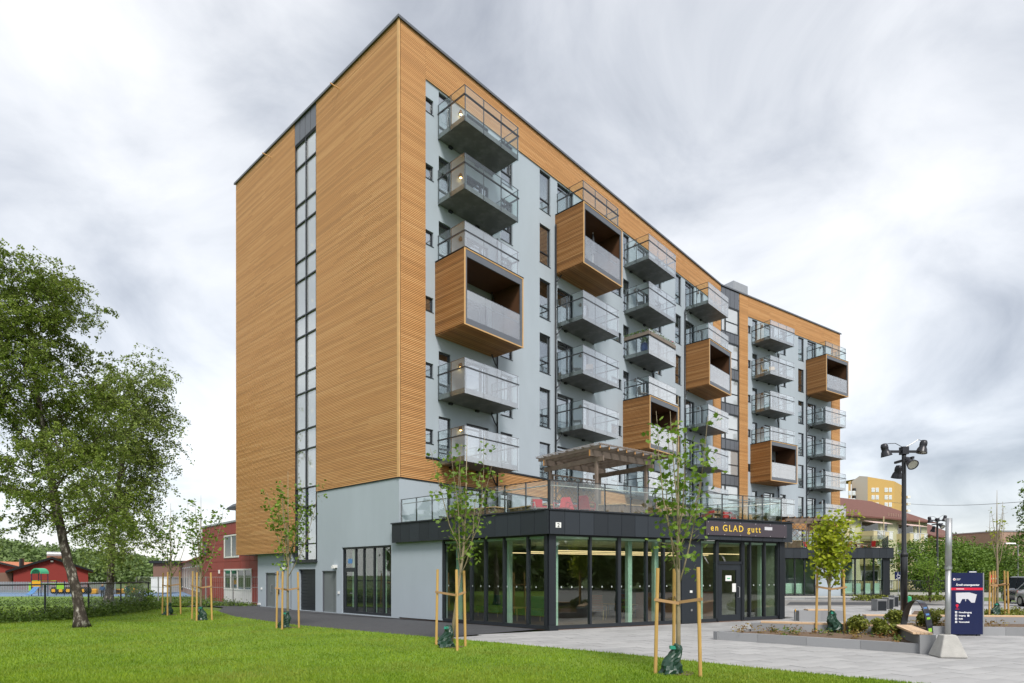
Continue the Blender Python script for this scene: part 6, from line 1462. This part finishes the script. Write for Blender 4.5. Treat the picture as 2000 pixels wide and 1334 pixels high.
NE = thing('no_entry_sign', 'red no entry sign with white bar behind the stakes at the right', 'sign', tuple(D(1941, 1122, 40)*Vector((1, 1, 0))), 0); b = MB(); b.tube([(0, 0, 0), (0, .03, 1.9)], .03, 6); b.build('post', M_galv, NE); b = MB(); b.box(-.24, .24, -.03, -.01, 1.35, 1.85); b.build('plate', M_signred, NE); b = MB(); b.box(-.18, .18, -.036, -.031, 1.56, 1.65); b.build('bar', M_signtext, NE)
CB = thing('overhead_cable', 'thin overhead cable crossing the sky at the right', 'cable', (0, 0, 0), 0); b = MB(); pa, pb_ = D(1740, 981, 95), D(2080, 973, 52); q = [pa.lerp(pb_, k/12)-Vector((0, 0, .55*math.sin(math.pi*k/12))) for k in range(13)]; b.tube(q, .025, 5); b.build('wire', M_steel, CB)
def car(label, p, rz, paint, van=False):
    t = thing('parked_car', label, 'car', (p[0], p[1], 0), rz, 'cars parked along the street at the right'); hw = .88; hh = 1.75 if van else 1.45
    def ring(x, w_, z0, z1): return [(x, -w_, z0), (x, -w_*1.02, (z0+z1)/2), (x, -w_*.9, z1), (x, w_*.9, z1), (x, w_*1.02, (z0+z1)/2), (x, w_, z0)]
    b = MB(); b.loft([ring(-2.2, .72, .35, .62), ring(-2.1, .82, .25, .78), ring(-1.6, .87, .22, .90), ring(-.9, hw, .2, .97), ring(.9, hw, .2, 1.0), ring(1.7, .87, .22, .98), ring(2.05, .82, .28, .92), ring(2.15, .74, .36, .7)]); bo = b.build('body', paint, t, smooth=True)
    c = MB()
    def cab(x, w_, z): return [(x, -w_, z), (x, w_, z)]
    lo = [(-1.15, .80, .95), (1.9, .78, .97)]; hi = [(-.35, .62, hh), (1.45, .62, hh)]
    c.loft([[(lo[0][0], -.8, .94), (lo[1][0], -.78, .96), (lo[1][0], .78, .96), (lo[0][0], .8, .94)], [(-.85, -.74, 1.15), (1.78, -.73, 1.15), (1.78, .73, 1.15), (-.85, .74, 1.15)], [(-.30, -.60, hh-.05), (1.40, -.60, hh-.05), (1.40, .60, hh-.05), (-.30, .60, hh-.05)]]); c.build('windows', M_carglass, t)
    r_ = MB(); r_.loft([[(-.36, -.62, hh-.06), (1.45, -.62, hh-.06), (1.45, .62, hh-.06), (-.36, .62, hh-.06)], [(-.2, -.54, hh), (1.3, -.54, hh), (1.3, .54, hh), (-.2, .54, hh)]]); 
    for y in (-.70, .70): r_.bar((-1.12, y*1.12, .96), (-.33, y*.87, hh-.05), .06); r_.bar((1.86, y*1.1, .97), (1.42, y*.87, hh-.05), .06); r_.bar((.55, y*1.12, .97), (.55, y*.87, hh-.05), .06)
    r_.build('roof', paint, t)
    for x in (-1.4, 1.38):
        for y in (-.80, .80):
            w_ = MB(); w_.tube([(0, -.1, 0), (0, .1, 0)], .32, 18); wo = w_.build('wheel', M_tyre, t, loc=(x, y, .32)); m = MB(); m.tube([(0, -.105, 0), (0, .105, 0)], .20, 14); m.build('rim', M_rim, wo)
    for y in (-.58, .58): l = MB(); l.loft([[(-2.17, y-.17, .62), (-2.17, y+.17, .62), (-2.12, y+.17, .76), (-2.12, y-.17, .76)], [(-2.0, y-.2, .62), (-2.0, y+.2, .62), (-2.0, y+.2, .78), (-2.0, y-.2, .78)]]); l.build('headlight', M_lens, t)
    g = MB(); g.box(-2.22, -2.1, -.4, .4, .42, .6); g.build('grille', M_black, t); g = MB(); g.box(-2.24, -2.221, -.26, .26, .44, .54); g.build('number_plate', M_white, t)
    for y in (-.98, .98): m = MB(); m.box(-.85, -.65, y-.09, y+.09, .98, 1.12); m.build('mirror', paint, t)
d_ = Vector((.72, .69)); aa = math.atan2(d_.y, d_.x)
car('black parked car at the far end of the row at the right edge', (33.3, 38.6), R(78), M_carblack, True); car('silver parked car in the middle of the row at the right edge', (30.6, 34.3), R(76), M_carsilver); car('dark green parked car nearest in the row, cut by the right edge', (29.3, 30.9), R(74), M_carteal)

# ---------------- balcony belongings
def on_balc(ci, k, x, y): fr, s, kb, mk = cols[ci]; q = fr.p(s+x, y, 0); w = Matrix.Rotation(ANG, 3, 'Z') @ Vector((q.x, q.y, 0)); return Vector((w.x+A.x, w.y+A.y, 6.84+FH*k+(.34 if k == kb+1 else (.22 if k != kb else .18)))), fr.a+ANG
def bchair(ci, k, x, y, rz, m, label):
    p, a = on_balc(ci, k, x, y); t = thing('balcony_chair', label, 'chair', p, a+R(rz), 'chairs on the balconies')
    b = MB(); b.box(-.22, .22, -.22, .22, .42, .46); b.build('seat', m, t); b = MB(); b.loft([[(-.21, y_, z), (.21, y_, z), (.21, y_+.03, z), (-.21, y_+.03, z)] for y_, z in ((.2, .46), (.27, .88))]); b.build('backrest', m, t)
    for sx in (-1, 1):
        for sy in (-1, 1): l = MB(); l.tube([(sx*.19, sy*.19, .42), (sx*.22, sy*.23, 0)], .014, 5); l.build('leg', m, t)
for (ci, k, x, y, rz, m, lb) in ((1, 2, .9, .7, 40, M_steel, 'dark chair on the third balcony up of the second balcony column, left one'), (1, 2, 1.5, 1.1, -60, M_wick, 'grey chair on the third balcony up of the second balcony column, right one'),
    (2, 4, .7, .8, 30, M_steel, 'dark chair on the second highest balcony of the third column'), (2, 2, .9, .8, 60, M_wick, 'grey chair on the balcony above the lowest timber loggia of the third column'), (4, 4, .8, .7, 40, M_lightw, 'light wooden chair on the second highest balcony of the second wing, left one'), (4, 4, 1.4, 1.1, -40, M_lightw, 'light wooden chair on the second highest balcony of the second wing, right one'),
    (5, 3, .8, .8, 0, M_steel, 'dark chair on the balcony below the timber loggia at the far end'), (5, 1, 1.2, .9, 120, M_steel, 'dark chair on the lowest visible balcony at the far end'), (1, 1, .8, .8, 30, M_steel, 'dark chair on the balcony above the near pergola')):
    bchair(ci, k, x, y, rz, m, lb)
p, a = on_balc(2, 3, 0, 1.72); FB = thing('flower_box', 'long flower box with pansies along the glass of the third column balcony', 'flower box', p+Vector((0, 0, .93)), a)
b = MB(); b.box(.0, 3.4, -.12, .08, 0, .22); b.box(-.1, .1, -.12, 1.7, 0, .22); b.build('trough', M_wick, FB); rr = np.random.default_rng(9)
Pq = np.concatenate([np.stack([rr.uniform(0, 3.4, 700), rr.normal(0, .07, 700), .2+.18*rr.random(700)], 1), np.stack([rr.normal(0, .07, 350), rr.uniform(0, 1.7, 350), .2+.18*rr.random(350)], 1)]); leafmass('foliage', Pq, .045, M_bush, FB, 9)
leafmass('blossom', [(rr.uniform(0, 3.4), rr.normal(0, .07), .36) for k in range(60)], .04, M_signtext, FB, 10); leafmass('blossom', [(3.0+rr.normal(0, .1), rr.normal(0, .05), .37) for k in range(14)], .05, M_signred, FB, 11)
p, a = on_balc(2, 3, .4, 1.2); PTt = thing('plant_pot', 'cobalt blue plant pot on the flower box balcony', 'plant pot', p, a); b = MB(); b.lathe([(.14, 0), (.24, .25), (.22, .55), (.17, .62)], 14); b.build('pot', M_plantpot, PTt, smooth=True); leafmass('foliage', blob_pts(rr, 160, (0, 0, .8), (.25, .25, .25)), .06, M_bush, PTt, 12)
p, a = on_balc(1, 4, 1.6, 1.3); UM = thing('folded_parasol', 'folded dark parasol with pale pole inside the upper timber loggia', 'parasol', p, a); b = MB(); b.tube([(0, 0, 0), (0, 0, 2.3)], .02, 8); b.build('pole', M_white, UM); b = MB(); b.tube([(0, 0, 1.1), (0, 0, 1.4), (0, 0, 2.0), (0, 0, 2.25)], [.14, .12, .07, .02], 10); b.build('canopy', M_steel, UM)
